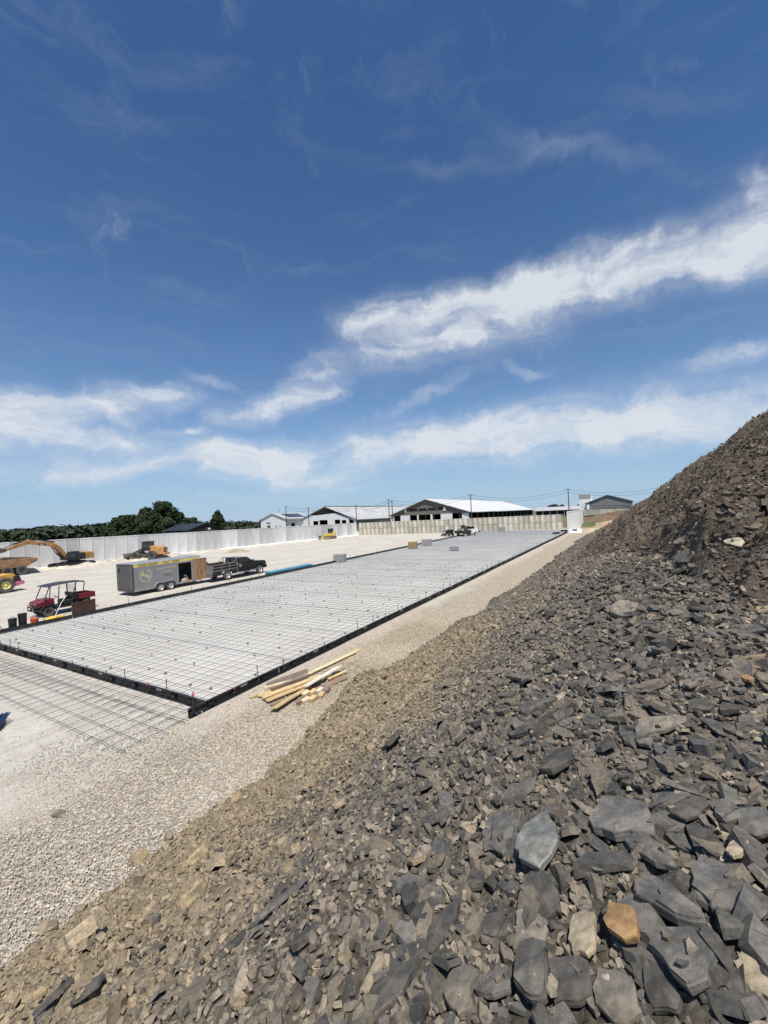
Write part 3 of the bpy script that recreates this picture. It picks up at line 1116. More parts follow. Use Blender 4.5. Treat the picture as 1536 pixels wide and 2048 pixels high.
# ------------------------------------------------------------------ farm buildings behind the wall
METAL_ROOF = mat('white_metal_roof', (.62, .61, .585), .5, .0, .10, .8, streak=(.3, 4, 1), spec=.4)
GREY_ROOF = mat('weathered_metal_roof', (.44, .435, .42), .5, .0, .14, .6, streak=(.4, 3, 1), spec=.4)
DARKROOF = mat('dark_metal_roof', (.028, .030, .036), .5, .0, .15, 1.2, spec=.4)
TANWALL = mat('weathered_boards', (.20, .182, .148), .85, 0, .2, 1.5, streak=(4, 4, .4))
WHITEW = mat('white_siding', (.84, .84, .83), .6, 0, .03, 1)
GREYW = mat('grey_siding', (.20, .20, .205), .7, 0, .08, .8)
LGREYW = mat('light_grey_curtain', (.36, .345, .32), .8, 0, .08, .8)
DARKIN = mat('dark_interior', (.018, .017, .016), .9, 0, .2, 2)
SOLAR = mat('solar_glass', (.035, .042, .055), .15, 0, .1, .4, spec=.6)
SKYL = mat('translucent_sheet', (.70, .68, .62), .5, 0, .05)
WOODP = mat('pole_wood', (.085, .065, .048), .9, 0, .2, 3)


def slope_roof(name, parent, x0, x1, xr, ze, zr, y0, y1, m, t=.14, over=.6):
    """two roof leaves over a gable whose ridge runs along y"""
    sl_, sr_ = (zr - ze) / (xr - x0), (zr - ze) / (x1 - xr)
    for (xa, za, xb, zb) in ((x0 - over, ze - sl_ * over, xr, zr), (xr, zr, x1 + over, ze - sr_ * over)):
        MB().prism([(xa, za), (xb, zb), (xb, zb + t), (xa, za + t)], y0, y1, 'y').build(name, m, parent)


def gable(parent, x0, x1, xr, zb, ze, zr, y, t, m, name='gable_wall'):
    MB().prism([(x0, zb), (x1, zb), (x1, ze), (xr, zr), (x0, ze)], y, y + t, 'y').build(name, m, parent)


# the long barn with the open white front
B = thing('dairy_barn', 'long barn with white roof and tan open front in the centre distance', 'barn', -49.8, 108, z=2.3, tilt=False)
W2, ZE, ZR, LB = 11.95, 3.45, 7.45, 77.0
slope_roof('roof', B, -W2, W2, -.6, ZE, ZR, -.5, LB, METAL_ROOF, .16, .5)
MB().prism([(-W2, 3.25), (W2, 3.25), (W2, ZE - .05), (-.6, ZR - .08), (-W2, ZE - .05)], 0, .2, 'y').build('gable_wall', TANWALL, B)
fr = [(0, .045, 'w'), (.135, .258, 'w'), (.355, .372, 'w'), (.527, .549, 'w'), (.652, .79, 'w'), (.905, .985, 'w')]
for a, b_, _ in fr:
    MB().b(-W2 + a * 23.9, -W2 + b_ * 23.9, -.06, .16, 0, 3.24).build('door_panel', WHITEW, B)
MB().b(-6.7, 4.4, -.05, -.005, 4.35, 5.05).build('vent_slot', DARKIN, B)
for k in range(4):
    MB().b(-6.0 + k * 2.8, -5.75 + k * 2.8, -.11, -.055, 4.35, 5.05).build('vent_post', TANWALL, B)
for x in (-7.35, 4.45):
    MB().b(x, x + .75, -.12, -.01, 4.1, 5.1).build('vent_box', WHITEW, B)
for k in range(16):
    MB().b(W2 - .15, W2 + .05, 1 + k * 5.0, 1.25 + k * 5.0, 0, 3.2).build('post', TANWALL, B)
MB().b(W2 - .1, W2 + .0, .3, LB, 0, 1.35).build('knee_wall', mat('stall_rail', (.06, .055, .05), .8), B)
MB().b(-W2, -W2 + .1, .3, LB, 0, 3.3).build('side_wall', TANWALL, B)
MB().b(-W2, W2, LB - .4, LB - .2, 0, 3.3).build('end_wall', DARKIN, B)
for k in range(8):
    MB().b(-9 + k * 2.6, -8.8 + k * 2.6, 6, 6.2, 0, 3.2).build('post', WHITEW, B)
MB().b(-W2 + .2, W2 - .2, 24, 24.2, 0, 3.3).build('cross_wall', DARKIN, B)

# white barn with the open truss gable
B = thing('dairy_barn', 'white barn with open dark truss gable and weathered grey roof', 'barn', -88.9, 112, z=2.3, tilt=False)
ZE, ZR, H = 2.75, 7.3, 12.4
slope_roof('roof', B, -H, H, 0, ZE, ZR, -.3, 55, GREY_ROOF, .15, .4)
MB().prism([(-H, 0), (-5.2, 0), (-5.2, 2.75), (-3.0, 2.75), (-3.0, 0), (-2.5, 0), (-2.5, 3.0), (.9, 2.95), (.9, 0), (3.8, 0), (3.8, 2.9), (6.0, 2.9), (6.0, 0), (6.6, 0), (6.6, 2.7), (8.4, 2.7), (8.4, 0), (9.5, 0), (9.5, 3.1), (11.4, 2.3), (11.4, 0), (H, 0),
            (H, ZE - .1), (4.2, 5.05), (-4.2, 4.6), (-6.2, 4.9), (-H, ZE - .1)], 0, .2, 'y').build('gable_wall', WHITEW, B)
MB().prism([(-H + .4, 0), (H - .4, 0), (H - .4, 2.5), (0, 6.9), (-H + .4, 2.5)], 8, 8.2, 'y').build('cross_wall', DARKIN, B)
tr = MB()
for k in range(9):
    x = -4.6 + k * 1.15
    tr.tube([(x, .1, 4.7), (x + .58, .1, 6.9 - abs(x + .58) * .36)], .06, 4)
    tr.tube([(x + .58, .1, 6.9 - abs(x + .58) * .36), (x + 1.15, .1, 4.7)], .06, 4)
tr.build('truss', mat('truss_wood', (.10, .085, .07), .8), B)
for k in range(6):
    for (u0, u1) in ((.28, .42), (.62, .74)):
        if (k + int(u0 * 10)) % 3 == 2:
            continue
        xa, xb = u0 * H, u1 * H
        y = 4 + k * 5.2
        MB().add([(xa, y, ZR - (ZR - ZE) * u0 + .165), (xb, y, ZR - (ZR - ZE) * u1 + .165), (xb, y + 1.0, ZR - (ZR - ZE) * u1 + .165), (xa, y + 1.0, ZR - (ZR - ZE) * u0 + .165),
                  (xa, y, ZR - (ZR - ZE) * u0 + .10), (xb, y, ZR - (ZR - ZE) * u1 + .10), (xb, y + 1.0, ZR - (ZR - ZE) * u1 + .10), (xa, y + 1.0, ZR - (ZR - ZE) * u0 + .10)],
                 [(0, 1, 2, 3), (7, 6, 5, 4), (0, 4, 5, 1), (1, 5, 6, 2), (2, 6, 7, 3), (3, 7, 4, 0)]).build('skylight', SKYL, B)
MB().b(H - .15, H, .2, 55, 0, 1.9).build('side_wall', TANWALL, B)
MB().b(H + .0, H + .12, .2, 55, 2.0, 2.6).build('side_band', GREYW, B)
MB().b(-H, -H + .15, .2, 55, 0, 2.6).build('side_wall', WHITEW, B)
MB().prism([(-.35, ZR + .08), (.35, ZR + .08), (0, ZR + .30)], -.2, 55, 'y').build('ridge_cap', DARKROOF, B)

# small white house-like building with solar panels
B = thing('farm_building', 'small white gabled building with dark solar panels on its roof', 'building', -104.5, 104, z=2.3, tilt=False)
H, ZE, ZR, LY = 5.65, 3.95, 5.85, 13.0
MB().prism([(-H, 0), (-2.9, 0), (-2.9, 1.95), (-1.3, 1.95), (-1.3, 0), (H, 0), (H, ZE), (0, ZR), (-H, ZE)], 0, .18, 'y').build('gable_wall', WHITEW, B)
MB().b(-3.0, -1.2, 1.0, 1.1, 0, 2.6).build('dark_window', DARKIN, B)
for x in (1.2, 3.0):
    MB().b(x, x + .45, -.04, .0, .75, 1.75).build('window', DARKIN, B)
MB().b(-3.0, -1.2, -.12, -.01, 2.75, 3.05).build('awning', GREYW, B)
MB().b(H - .18, H, .2, 2.6, 0, ZE - .1).build('side_wall', WHITEW, B)
MB().b(H - .18, H, 4.4, LY, 0, ZE - .1).build('side_wall', WHITEW, B)
MB().b(H - .17, H - .01, 2.6, 4.4, 2.45, ZE - .1).build('side_wall', WHITEW, B)
MB().b(H - .6, H - .5, 2.4, 4.6, 0, 2.6).build('dark_door', DARKIN, B)
for y in (6.6, 9.2, 11.4):
    MB().b(H, H + .04, y, y + .5, 1.0, 1.7).build('window', DARKIN, B)
slope_roof('roof', B, -H, H, 0, ZE, ZR, -.3, LY + .3, GREY_ROOF, .12, .5)
MB().b(H + .42, H + .56, -.3, LY + .3, ZE - .45, ZE + .0).build('gutter', LGREYW, B)
s_ = (ZR - ZE) / H
for k in range(5):
    for j in range(2):
        y, xa, xb = 2.6 + k * 1.7, 1.0 + j * 1.9, 2.8 + j * 1.9
        za, zb = ZR - s_ * xa + .15, ZR - s_ * xb + .15
        MB().add([(xa, y, za), (xb, y, zb), (xb, y + 1.65, zb), (xa, y + 1.65, za), (xa, y, za + .05), (xb, y, zb + .05), (xb, y + 1.65, zb + .05), (xa, y + 1.65, za + .05)],
                 [(3, 2, 1, 0), (4, 5, 6, 7), (0, 1, 5, 4), (1, 2, 6, 5), (2, 3, 7, 6), (3, 0, 4, 7)]).build('solar_panel', SOLAR, B)
an = MB().tube([(-.9, 4, ZR), (-.9, 4, ZR + 1.6)], .03, 5)
for k in range(4):
    an.tube([(-1.7 + .1 * k, 4, ZR + 1.0 + .15 * k), (-.1 - .1 * k, 4, ZR + 1.0 + .15 * k)], .02, 4)
an.build('antenna', STAKE, B)

# grey curtain-sided shed on a concrete wall with a white tower beside it
B = thing('farm_shed', 'grey gabled shed with stepped side curtains above a concrete base wall', 'shed', -8.7, 165, z=3.2, tilt=False)
MB().prism([(-6.6, 2.9), (6.6, 2.6), (6.9, 3.7), (-.3, 6.2), (-7.2, 3.8)], 0, .15, 'y').build('gable_wall', GREYW, B)
for k, (z0, z1, m_) in enumerate(((2.2, 2.88, LGREYW), (1.75, 2.2, LGREYW))):
    MB().b(-6.2, 6.2, .12 + .1 * k, .2 + .1 * k, z0 - .0, z1 - .06).build('curtain', m_, B)
for x in (-6.9, 6.1):
    MB().b(x, x + .9, -.1, .6, 1.7, 3.6).build('corner_post', GREYW if x > 0 else WHITEW, B)
slope_roof('roof', B, -7.2, 7.2, -.3, 3.75, 6.25, -.4, 26, GREYW, .14, .3)
for k in range(5):
    MB().b(-9.3 + k * 3.3, -6.03 + k * 3.3, -.9, -.65, -.4, 1.65 - .04 * k).build('base_panel', WEATH[k % 3], B)
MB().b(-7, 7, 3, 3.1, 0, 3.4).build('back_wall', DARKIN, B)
T = thing('feed_tower', 'slim white tower with a grey cap left of the grey shed', 'tower', -16.4, 168.5, z=3.0, tilt=False)
MB().b(-1.9, 1.9, 0, 3.4, 0, 5.9).build('tower_wall', WHITEW, T)
MB().b(-2.0, 1.8, -.12, 3.5, 5.9, 7.2).build('cap', LGREYW, T)
MB().b(1.9, 2.35, .5, 3.0, 0, 7.25).build('leg_shaft', WHITEW, T)

for (x0, x1, y, lab, h) in ((-40, -21.5, 200, 'low grey barn behind the feed tower and the utility pole', 3.5), (1.5, 16, 205, 'low grey barn showing between the grey shed and the heap', 3.3)):
    B = thing('low_barn', lab, 'barn', (x0 + x1) / 2, y, z=2.6, tilt=False)
    hw = (x1 - x0) / 2
    MB().prism([(-.5, h - 1.2), (6, h + .3), (12.5, h - 1.2), (12.5, h - 1.05), (6, h + .45), (-.5, h - 1.05)], -hw, hw, 'x').build('roof', GREY_ROOF, B)
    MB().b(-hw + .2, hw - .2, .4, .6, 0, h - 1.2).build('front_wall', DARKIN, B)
    for k in range(7):
        MB().b(-hw + .3 + k * (hw * 2 - .8) / 6, -hw + .5 + k * (hw * 2 - .8) / 6, 0, .2, 0, h - 1.2).build('post', WHITEW, B)

# dark shed beyond the left wall
B = thing('farm_shed', 'black roofed shed peeking over the left wall beside the trees', 'shed', -102, 71.4, z=2.0, tilt=False)
MB().prism([(0, 0), (9.8, 0), (9.8, 2.3), (4.8, 3.8), (0, 2.3)], -.2, 0, 'x').build('gable_wall', mat('dark_boards', (.035, .03, .028), .8, 0, .2, 2), B)
for (ya, za, yb, zb) in ((-.7, 2.15, 4.8, 3.88), (4.8, 3.88, 10.5, 2.15)):
    MB().prism([(ya, za), (yb, zb), (yb, zb + .12), (ya, za + .12)], -11.5, .3, 'x').build('roof', DARKROOF, B)
MB().b(-11, -.2, .1, .25, 0, 2.2).build('front_wall', mat('dark_boards_side', (.04, .035, .03), .8), B)
MB().b(.0, .06, 5.6, 6.4, 2.1, 2.6).build('lamp_box', WHITEW, B)
MB().b(.0, .05, 2.4, 4.4, 0, 2.1).build('doorway', DARKIN, B)

# ------------------------------------------------------------------ poles and wires
WIREM = mat('wire', (.03, .03, .032), .6)
poles = [(-14.35, 111.08, 10.25, 'utility pole with two wires beside the bright white wall'), (-35.12, 101.07, 10.06, 'utility pole in front of the long white roofed barn'),
         (-55.92, 97.04, 10.03, 'taller of the paired utility poles at the tan barn corner'), (-55.6, 98.19, 9.65, 'shorter of the paired utility poles at the tan barn corner'),
         (-70.52, 103.21, 9.25, 'utility pole before the grey roof of the white barn'), (-83.26, 97.22, 9.18, 'utility pole between the two white buildings'),
         (-88.03, 92.92, 9.87, 'utility pole at the corner of the small white building'), (-103.3, 37.75, 5.4, 'thin short pole before the woods above the left wall')]
for x, y, zt, lab in poles:
    o = thing('utility_pole', lab, 'pole', x, y, z=1.9, tilt=False, group='utility poles behind the walls')
    MB().tube([(0, 0, 0), (0, 0, zt - 1.9)], .15 if zt > 6 else .05, 8, .09 if zt > 6 else .04).build('pole', WOODP, o)
    if zt > 6:
        MB().box((0, 0, zt - 2.15), (1.1, .1, .1)).build('crossarm', WOODP, o)
spans = [((6.95, 111.8, 9.9), 0, 'wire span running right from the pole by the white wall'), (0, 1, 'wire span between the poles over the barn roof'), (1, 2, 'wire span in front of the tan barn gable'), (2, 4, 'wire span across the grey barn roof'), (4, 5, 'wire span over the white barn gable'), (5, 6, 'wire span over the small white building')]
for a, b_, lab in spans:
    pa = Vector(a) if isinstance(a, tuple) else Vector((poles[a][0], poles[a][1], poles[a][2]))
    pb = Vector((poles[b_][0], poles[b_][1], poles[b_][2]))
    o = thing('power_line', lab, 'wire', pb.x, pb.y, z=0, tilt=False, group='wires between the poles')
    for k, dz in enumerate((-.2, -.9)):
        pts = []
        for i in range(13):
            t = i / 12
            p = pa.lerp(pb, t)
            p.z += dz - 4 * t * (1 - t) * (.062 * (pa - pb).length + .0 * k)
            pts.append((p.x - pb.x, p.y - pb.y, p.z))
        MB().tube(pts, .035, 4).build('wire', WIREM, o)
fp = thing('utility_pole', 'far utility pole mostly hidden by the heap on the right', 'pole', 6.95, 111.8, z=2, tilt=False, group='utility poles behind the walls')
MB().tube([(0, 0, 0), (0, 0, 8.2)], .15, 8, .1).build('pole', WOODP, fp)

# ------------------------------------------------------------------ trees
def leaf_mat(name, c):
    m = bpy.data.materials.new(name)
    m.use_nodes = True
    t = NT(m.node_tree)
    p = principled(t)
    oi = t.n('ShaderNodeObjectInfo')
    v = t.n('ShaderNodeTexCoord').outputs['Object']
    n = t.noise(v, .55, 4, .6)
    nf = t.noise(v, 4.5, 3, .7)
    f = t.m('ADD', t.m('MULTIPLY', n.outputs[0], .6), t.m('MULTIPLY', nf.outputs[0], .4))
    col = t.mix(t.ramp(f, .35, .65), tuple(k * .62 for k in c), tuple(k * 1.5 for k in c))
    t.l(col, p.inputs['Base Color'])
    p.inputs['Roughness'].default_value = .7
    p.inputs['Specular IOR Level'].default_value = .2
    return m


LEAF = [leaf_mat('leaves_dark', (.034, .050, .020)), leaf_mat('leaves_mid', (.040, .060, .022)), leaf_mat('leaves_far', (.036, .048, .028))]
BARK = mat('bark', (.06, .048, .036), .9, 0, .2, 4)


def leaf_cloud(blobs, dens, size, seed, name, m):
    """leaf clumps through and over a set of ellipsoids (cx,cy,cz,rx,ry,rz)"""
    g = np.random.default_rng(seed)
    Vs, Ns = [], []
    for (cx, cy, cz, rx, ry, rz) in blobs:
        k = int(dens * (rx * ry * rz) ** (2 / 3))
        d = g.normal(size=(k, 3))
        d /= np.linalg.norm(d, axis=1, keepdims=True)
        rad = g.uniform(.55, 1.0, k) ** .5
        lump = 1 + .20 * np.sin(d[:, 0] * 5 + seed) * np.cos(d[:, 1] * 6 + d[:, 2] * 4) + .12 * g.normal(size=k)
        Vs.append(np.array((cx, cy, cz)) + d * (rad * lump)[:, None] * np.array((rx, ry, rz)))
        Ns.append(d)
    P, N = np.concatenate(Vs), np.concatenate(Ns)
    m_ = len(P)
    w = N + g.normal(0, .5, (m_, 3))
    w[:, 2] += .35
    w /= np.linalg.norm(w, axis=1, keepdims=True)
    u = np.cross(w, g.normal(size=(m_, 3)))
    u /= np.linalg.norm(u, axis=1, keepdims=True)
    v = np.cross(w, u)
    s = (size * g.uniform(.5, 1.3, m_))[:, None]
    a, b_, c, d_ = P + u * s, P + v * s * .7, P - u * s, P - v * s * .7
    V = np.stack([a, b_, c, d_], 1)
    V[:, 1] += w * s * .35
    V[:, 3] += w * s * .25
    F = (np.arange(m_) * 4)[:, None] + np.arange(4)
    return np_mesh(name, V.reshape(-1, 3), F, m, False)


def tree(x, y, top, rx, label, seed, m=0, conif=False, zb=1.5):
    o = thing('tree', label, 'tree', x, y, z=zb, tilt=False, group='trees beyond the left wall')
    h = top - zb
    q = random.Random(seed)
    tk = MB().tube([(0, 0, 0), (q.uniform(-.2, .2), q.uniform(-.2, .2), h * .4), (0, 0, h * .8)], .28, 8, .08)
    bl = []
    for k in range(26):
        a, t = q.uniform(0, 6.28), q.random()
        zz = h * (.10 + .78 * t)
        sp = rx * (1 - .75 * max(0, t - .35)) * q.uniform(.3, .8)
        r = rx * q.uniform(.32, .52) * (1 - .35 * t)
        c = (sp * math.cos(a), sp * math.sin(a), zz)
        bl.append((*c, r, r, r * q.uniform(.7, 1.0)))
        tk.tube([(0, 0, zz * .55), (c[0] * .8, c[1] * .8, zz)], .07, 5, .03)
    bl.append((0, 0, h * .9, rx * .3, rx * .3, h * .12))
    tk.build('trunk', BARK, o)
    obj('crown', leaf_cloud(bl, 170, .40, seed, 'crown', LEAF[m]), o)
    return o


for i, (x, y, top, rx, lab) in enumerate((
        (-126.6, 80.5, 12.9, 4.6, 'tallest broad dark tree left of the black roofed shed'), (-128.4, 76.0, 11.2, 3.9, 'rounded dark tree leaning against the tallest tree on its left'),
        (-131.1, 71.5, 9.2, 3.7, 'lower dark tree at the left shoulder of the tree clump'), (-136.8, 71.0, 8.6, 3.6, 'smallest tree at the left end of the clump'),
        (-124.5, 84.0, 9.6, 3.0, 'dark tree filling the right flank of the tallest tree'), (-124.5, 72.8, 9.0, 3.6, 'bushy tree in front of the clump above the wall'),
        (-121.5, 77.5, 7.6, 3.2, 'low bushy tree just left of the black roof'))):
    tree(x, y, top, rx * 1.2, lab, 30 + i, 0)
tree(-154.7, 110.2, 8.5, 4.4, 'paler small tree behind the black shed roof', 50, 1)
tree(-117.8, 92.8, 9.7, 2.7, 'narrow upright dark tree right of the black shed', 51, 0)
tree(-41.7, 256.6, 7.9, 4.5, 'round far tree above the low grey barn', 52, 0, zb=2.5)
tree(-37.0, 257.3, 7.4, 3.8, 'smaller far tree touching the round one above the low barn', 53, 0, zb=2.5)
tree(-32.9, 298.0, 7.6, 2.4, 'tiny lone far tree between the pole and the feed tower', 54, 0, zb=2.5)


def woods():
    g = random.Random(9)
    bl = []
    for k in range(260):
        t = g.random()
        az = math.radians(-76 + 40 * t)
        d = g.uniform(330, 430)
        top = np.interp(math.degrees(az), [-76, -72.4, -68.5, -63, -57, -50, -40, -36], [8.6, 8.9, 9.8, 11.0, 8.5, 4.8, 5.2, 4.5]) * (d / 380) ** .6 + g.uniform(-1.2, 1.2) - 2
        r = g.uniform(3.2, 5.6)
        bl.append((d * math.sin(az), d * math.cos(az), max(1.0, top - r * .8), r * 1.2, r * 1.2, r * .9))
        bl.append((d * math.sin(az) + g.uniform(-3, 3), d * math.cos(az), max(0, top - r * 2.0), r * 1.5, r * 1.5, r * 1.2))
    for k in range(260):
        az = math.radians(-78 + 44 * g.random())
        d = g.uniform(185, 310)
        r = g.uniform(2.4, 4.2)
        top = 5.4 - 1.1 * d / 76 * .0 + g.uniform(-1.3, .4) + np.interp(math.degrees(az), [-78, -66, -60, -52, -34], [.6, 1.4, .8, -1.2, -1.6])
        bl.append((d * math.sin(az), d * math.cos(az), top - r, r * 1.4, r * 1.4, r))
    o = obj('distant_woods', leaf_cloud(bl, 11, 1.25, 5, 'distant_woods', LEAF[2]), kind='stuff')
    tag(o, 'long dark green belt of woods along the left horizon', 'woods')


woods()

# ------------------------------------------------------------------ vehicles and machines
TYRE = mat('tyre_rubber', (.048, .045, .042), .85, 0, .25, 6, dust=.5, dustcol=(.23, .205, .175))
RIMW = mat('rim_silver', (.55, .54, .52), .4, .5, .1, 5)
RIMY = mat('rim_yellow', (.66, .60, .22), .5, 0, .1, 5, dust=.2)
RIMD = mat('rim_dark', (.06, .05, .045), .6, 0, .2, 5, dust=.2)
CATY = mat('machine_yellow', (.36, .185, .06), .55, 0, .16, 1.6, dust=.36, dustcol=(.33, .26, .18))
LOADO = mat('loader_orange', (.50, .26, .09), .5, 0, .15, 2, dust=.25, dustcol=(.33, .26, .18))
CATO = mat('machine_orange', (.27, .145, .075), .6, 0, .2, 1.6, dust=.35, dustcol=(.24, .18, .13))
ROLLY = mat('roller_yellow', (.60, .34, .06), .5, 0, .1, 2, dust=.2)
DOZY = mat('dozer_yellow', (.66, .46, .10), .5, 0, .1, 2, dust=.2)
BLACKM = mat('black_machine_paint', (.02, .02, .021), .5, 0, .25, 3, dust=.2, dustcol=(.14, .125, .11))
DUSTYM = mat('dusty_steel', (.10, .086, .072), .7, .1, .25, 3, dust=.5, dustcol=(.28, .235, .185))
CABGL = glass('machine_glass', (.03, .036, .036))
TRKGL = glass('truck_glass', (.025, .028, .032))


def wheel(parent, x, y, z, r, w, rim_r, rim_m, out, name='wheel', n=22, hub=True):
    """tyre with a rim as its sub-part; out = +1 when the outer face looks along +x"""
    t = MB().lathe([(rim_r, -w * .42), (r * .90, -w * .5), (r * .985, -w * .40), (r, -w * .18), (r, w * .18), (r * .985, w * .40), (r * .90, w * .5), (rim_r, w * .42)], (0, 0, 0), 'x', n).build(name, TYRE, parent, True)
    t.location = (x, y, z)
    b = MB().lathe([(rim_r * 1.03, out * w * .43), (rim_r * .96, out * w * .30), (rim_r * .80, out * w * .18), (rim_r * .45, out * w * .22), (rim_r * .30, out * w * .34), (.001, out * w * .36)], (0, 0, 0), 'x', 18)
    b.lathe([(rim_r * 1.0, -out * w * .41), (rim_r * .9, -out * w * .2), (.001, -out * w * .2)], (0, 0, 0), 'x', 14)
    b.build('rim', rim_m, t, True)
    return t


def text_part(parent, name, s, size, loc, rot, m, depth=.004, ax=0.0, bold=0.0):
    cu = bpy.data.curves.new(name, 'FONT')
    cu.body = s
    cu.size = size
    cu.extrude = depth
    cu.offset = bold
    cu.align_x = 'CENTER'
    cu.align_y = 'CENTER'
    tmp = bpy.data.objects.new('tmp', cu)
    COL.objects.link(tmp)
    dg = bpy.context.evaluated_depsgraph_get()
    me = bpy.data.meshes.new_from_object(tmp.evaluated_get(dg))
    bpy.data.objects.remove(tmp)
    me.materials.clear()
    me.materials.append(m)
    me.name = name
    o = obj(name, me, parent)
    o.location = loc
    o.rotation_euler = rot
    return o


SIDE = (R(90), 0, R(90))       # text that reads from the +x side

# ---- enclosed trailer
TGREY = mat('trailer_grey', (.245, .248, .252), .4, .0, .05, 1, dust=.10, dustcol=(.30, .28, .25), spec=.5)
TDARK = mat('trailer_ramp_grey', (.085, .083, .078), .5, 0, .08, 1, dust=.1)
TROOF = mat('trailer_roof', (.34, .34, .35), .4, .3, .08, 1)
ALU = mat('aluminium_trim', (.42, .42, .42), .4, .6, .08, 4)
YEL = mat('yellow_band', (.74, .60, .16), .5, 0, .06, 3)
GOLD = mat('gold_lettering', (.72, .58, .30), .5, 0, .08, 6)
INK = mat('dark_lettering', (.05, .045, .04), .6)
PLY = mat('plywood', (.34, .20, .095), .75, 0, .28, 2.2, streak=(1, 3.5, .8))
t = thing('cargo_trailer', 'grey enclosed tandem trailer with gold wreath logo and open plywood side door', 'trailer', -34.0, 18.2)
LT, Z0, Z1 = 5.8, .36, 2.36
w_ = MB()
w_.b(1.06, 1.10, 0, 3.65, Z0, Z1)
w_.b(1.06, 1.10, 4.92, LT, Z0, Z1)
w_.b(1.06, 1.10, 3.65, 4.92, 2.12, Z1)
w_.build('side_wall', TGREY, t)
MB().b(-1.10, -1.06, 0, LT, Z0, Z1).build('side_wall', TGREY, t)
MB().b(-1.06, 1.06, LT - .04, LT, Z0, Z1).build('front_wall', TGREY, t)
MB().b(-1.06, 1.06, 0, LT, Z0, Z0 + .07).build('floor', PLY, t)
MB().prism([(-1.12, Z1), (1.12, Z1), (1.0, Z1 + .06), (0, Z1 + .09), (-1.0, Z1 + .06)], -.02, LT + .02, 'y').build('roof', TROOF, t)
d = MB().b(-1.0, 1.0, -.05, .0, Z0 + .08, Z1 - .10).build('ramp_door', TDARK, t)
for x in (-.92, .92):
    MB().tube([(x, -.07, Z0 + .1), (x, -.07, Z1 - .12)], .018, 6).build('lock_bar', ALU, d)
for x in (-.72,):
    MB().b(x - .13, x + .13, -.062, -.052, 1.75, 2.05).build('door_vent', BLACKM, d)
f_ = MB()
f_.b(-1.11, -1.0, -.06, .02, Z0, Z1)
f_.b(1.0, 1.11, -.06, .02, Z0, Z1)
f_.b(-1.0, 1.0, -.06, .02, Z1 - .1, Z1 + .01)
f_.b(-1.0, 1.0, -.08, .02, Z0 - .06, Z0 + .08)
f_.build('rear_frame', mat('trailer_frame', (.06, .06, .062), .5), t)
MB().b(1.10, 1.125, -.02, LT, Z0 - .05, Z0 + .07).build('lower_trim', ALU, t)
for y in (.02, 1.62, 3.30, 5.74):
    MB().b(1.10, 1.106, y, y + .035, Z0 + .07, 2.13).build('seam_strip', mat('seam_grey', (.19, .19, .195), .4), t)
MB().b(1.10, 1.108, 0, LT, 2.13, 2.345).build('yellow_band', YEL, t)
text_part(t, 'lettering', 'POURED CONCRETE', .17, (1.112, 1.15, 2.235), SIDE, INK, .002, bold=.004)
text_part(t, 'lettering', 'WALLS', .17, (1.112, 2.65, 2.235), SIDE, INK, .002, bold=.004)
text_part(t, 'lettering', 'FLOORS', .17, (1.112, 3.45, 2.235), SIDE, INK, .002, bold=.004)
text_part(t, 'lettering', 'Concrete & Flatwork', .20, (1.105, 2.62, 1.80), SIDE, GOLD, .002)
text_part(t, 'lettering', 'Contractors', .17, (1.105, 2.65, 1.50), SIDE, GOLD, .002)
text_part(t, 'lettering', 'ATTICA, NY', .13, (1.105, 2.75, 1.22), SIDE, INK, .002, bold=.003)
lg = MB()
for s in (-1, 1):
    for k in range(11):
        a = R(-78 + 14 * k)
        cy, cz = .92 + s * .44 * math.cos(a), 1.42 + .46 * math.sin(a)
        tx, tz = -s * math.sin(a), math.cos(a)
        for q in (-1, 1):
            ox, oz = s * math.cos(a) * .035 * q, math.sin(a) * .035 * q
            ly, lz = cy + ox, cz + oz
            dy, dz = tx * .06 + ox * 1.0, tz * .06 + oz * 1.0
            lg.add([(1.106, ly - dy * .8, lz - dz * .8), (1.106, ly + dz * .35, lz - dy * .35), (1.106, ly + dy, lz + dz), (1.106, ly - dz * .35, lz + dy * .35)], [(0, 1, 2, 3)])
lg.build('wreath_logo', GOLD, t)
text_part(t, 'logo_letter', 'R', .36, (1.107, .74, 1.52), SIDE, GOLD, .002, bold=.012)
text_part(t, 'logo_letter', '&', .20, (1.107, .92, 1.42), SIDE, GOLD, .002, bold=.006)
text_part(t, 'logo_letter', 'R', .36, (1.107, 1.10, 1.35), SIDE, GOLD, .002, bold=.012)
for y in (2.0, 2.84):
    wheel(t, 1.19, y, .34, .34, .19, .205, RIMW, 1)
    wheel(t, -1.19, y, .34, .34, .19, .205, RIMW, -1)
fd = []
for k in range(13):
    a = math.pi * k / 12
    yy = 2.42 - .88 * math.cos(a)
    fd.append((yy, .40 + .36 * min(1, math.sin(a) * 1.5)))
MB().prism(fd + [(y, z - .05) for y, z in reversed(fd)], 1.08, 1.31, 'x').build('fender', ALU, t)
dr = MB().b(1.14, 1.18, 5.02, 6.28, .42, 2.16).build('side_door', PLY, t)
fr_ = MB()
fr_.b(1.13, 1.19, 4.98, 5.03, .38, 2.20)
fr_.b(1.13, 1.19, 6.27, 6.32, .38, 2.20)
fr_.b(1.13, 1.19, 5.03, 6.27, 2.15, 2.20)
fr_.b(1.13, 1.19, 5.03, 6.27, .38, .43)
fr_.build('door_frame', ALU, dr)
jb = MB()
jb.b(1.09, 1.13, 3.60, 3.66, .40, 2.14)
jb.b(1.09, 1.13, 4.86, 4.97, .40, 2.14)
jb.b(1.09, 1.13, 3.66, 4.86, 2.00, 2.13)
jb.build('door_jamb', ALU, t)
MB().tube([(0, LT, .42), (0, LT + 1.15, .45)], .06, 6).build('tongue', BLACKM, t)
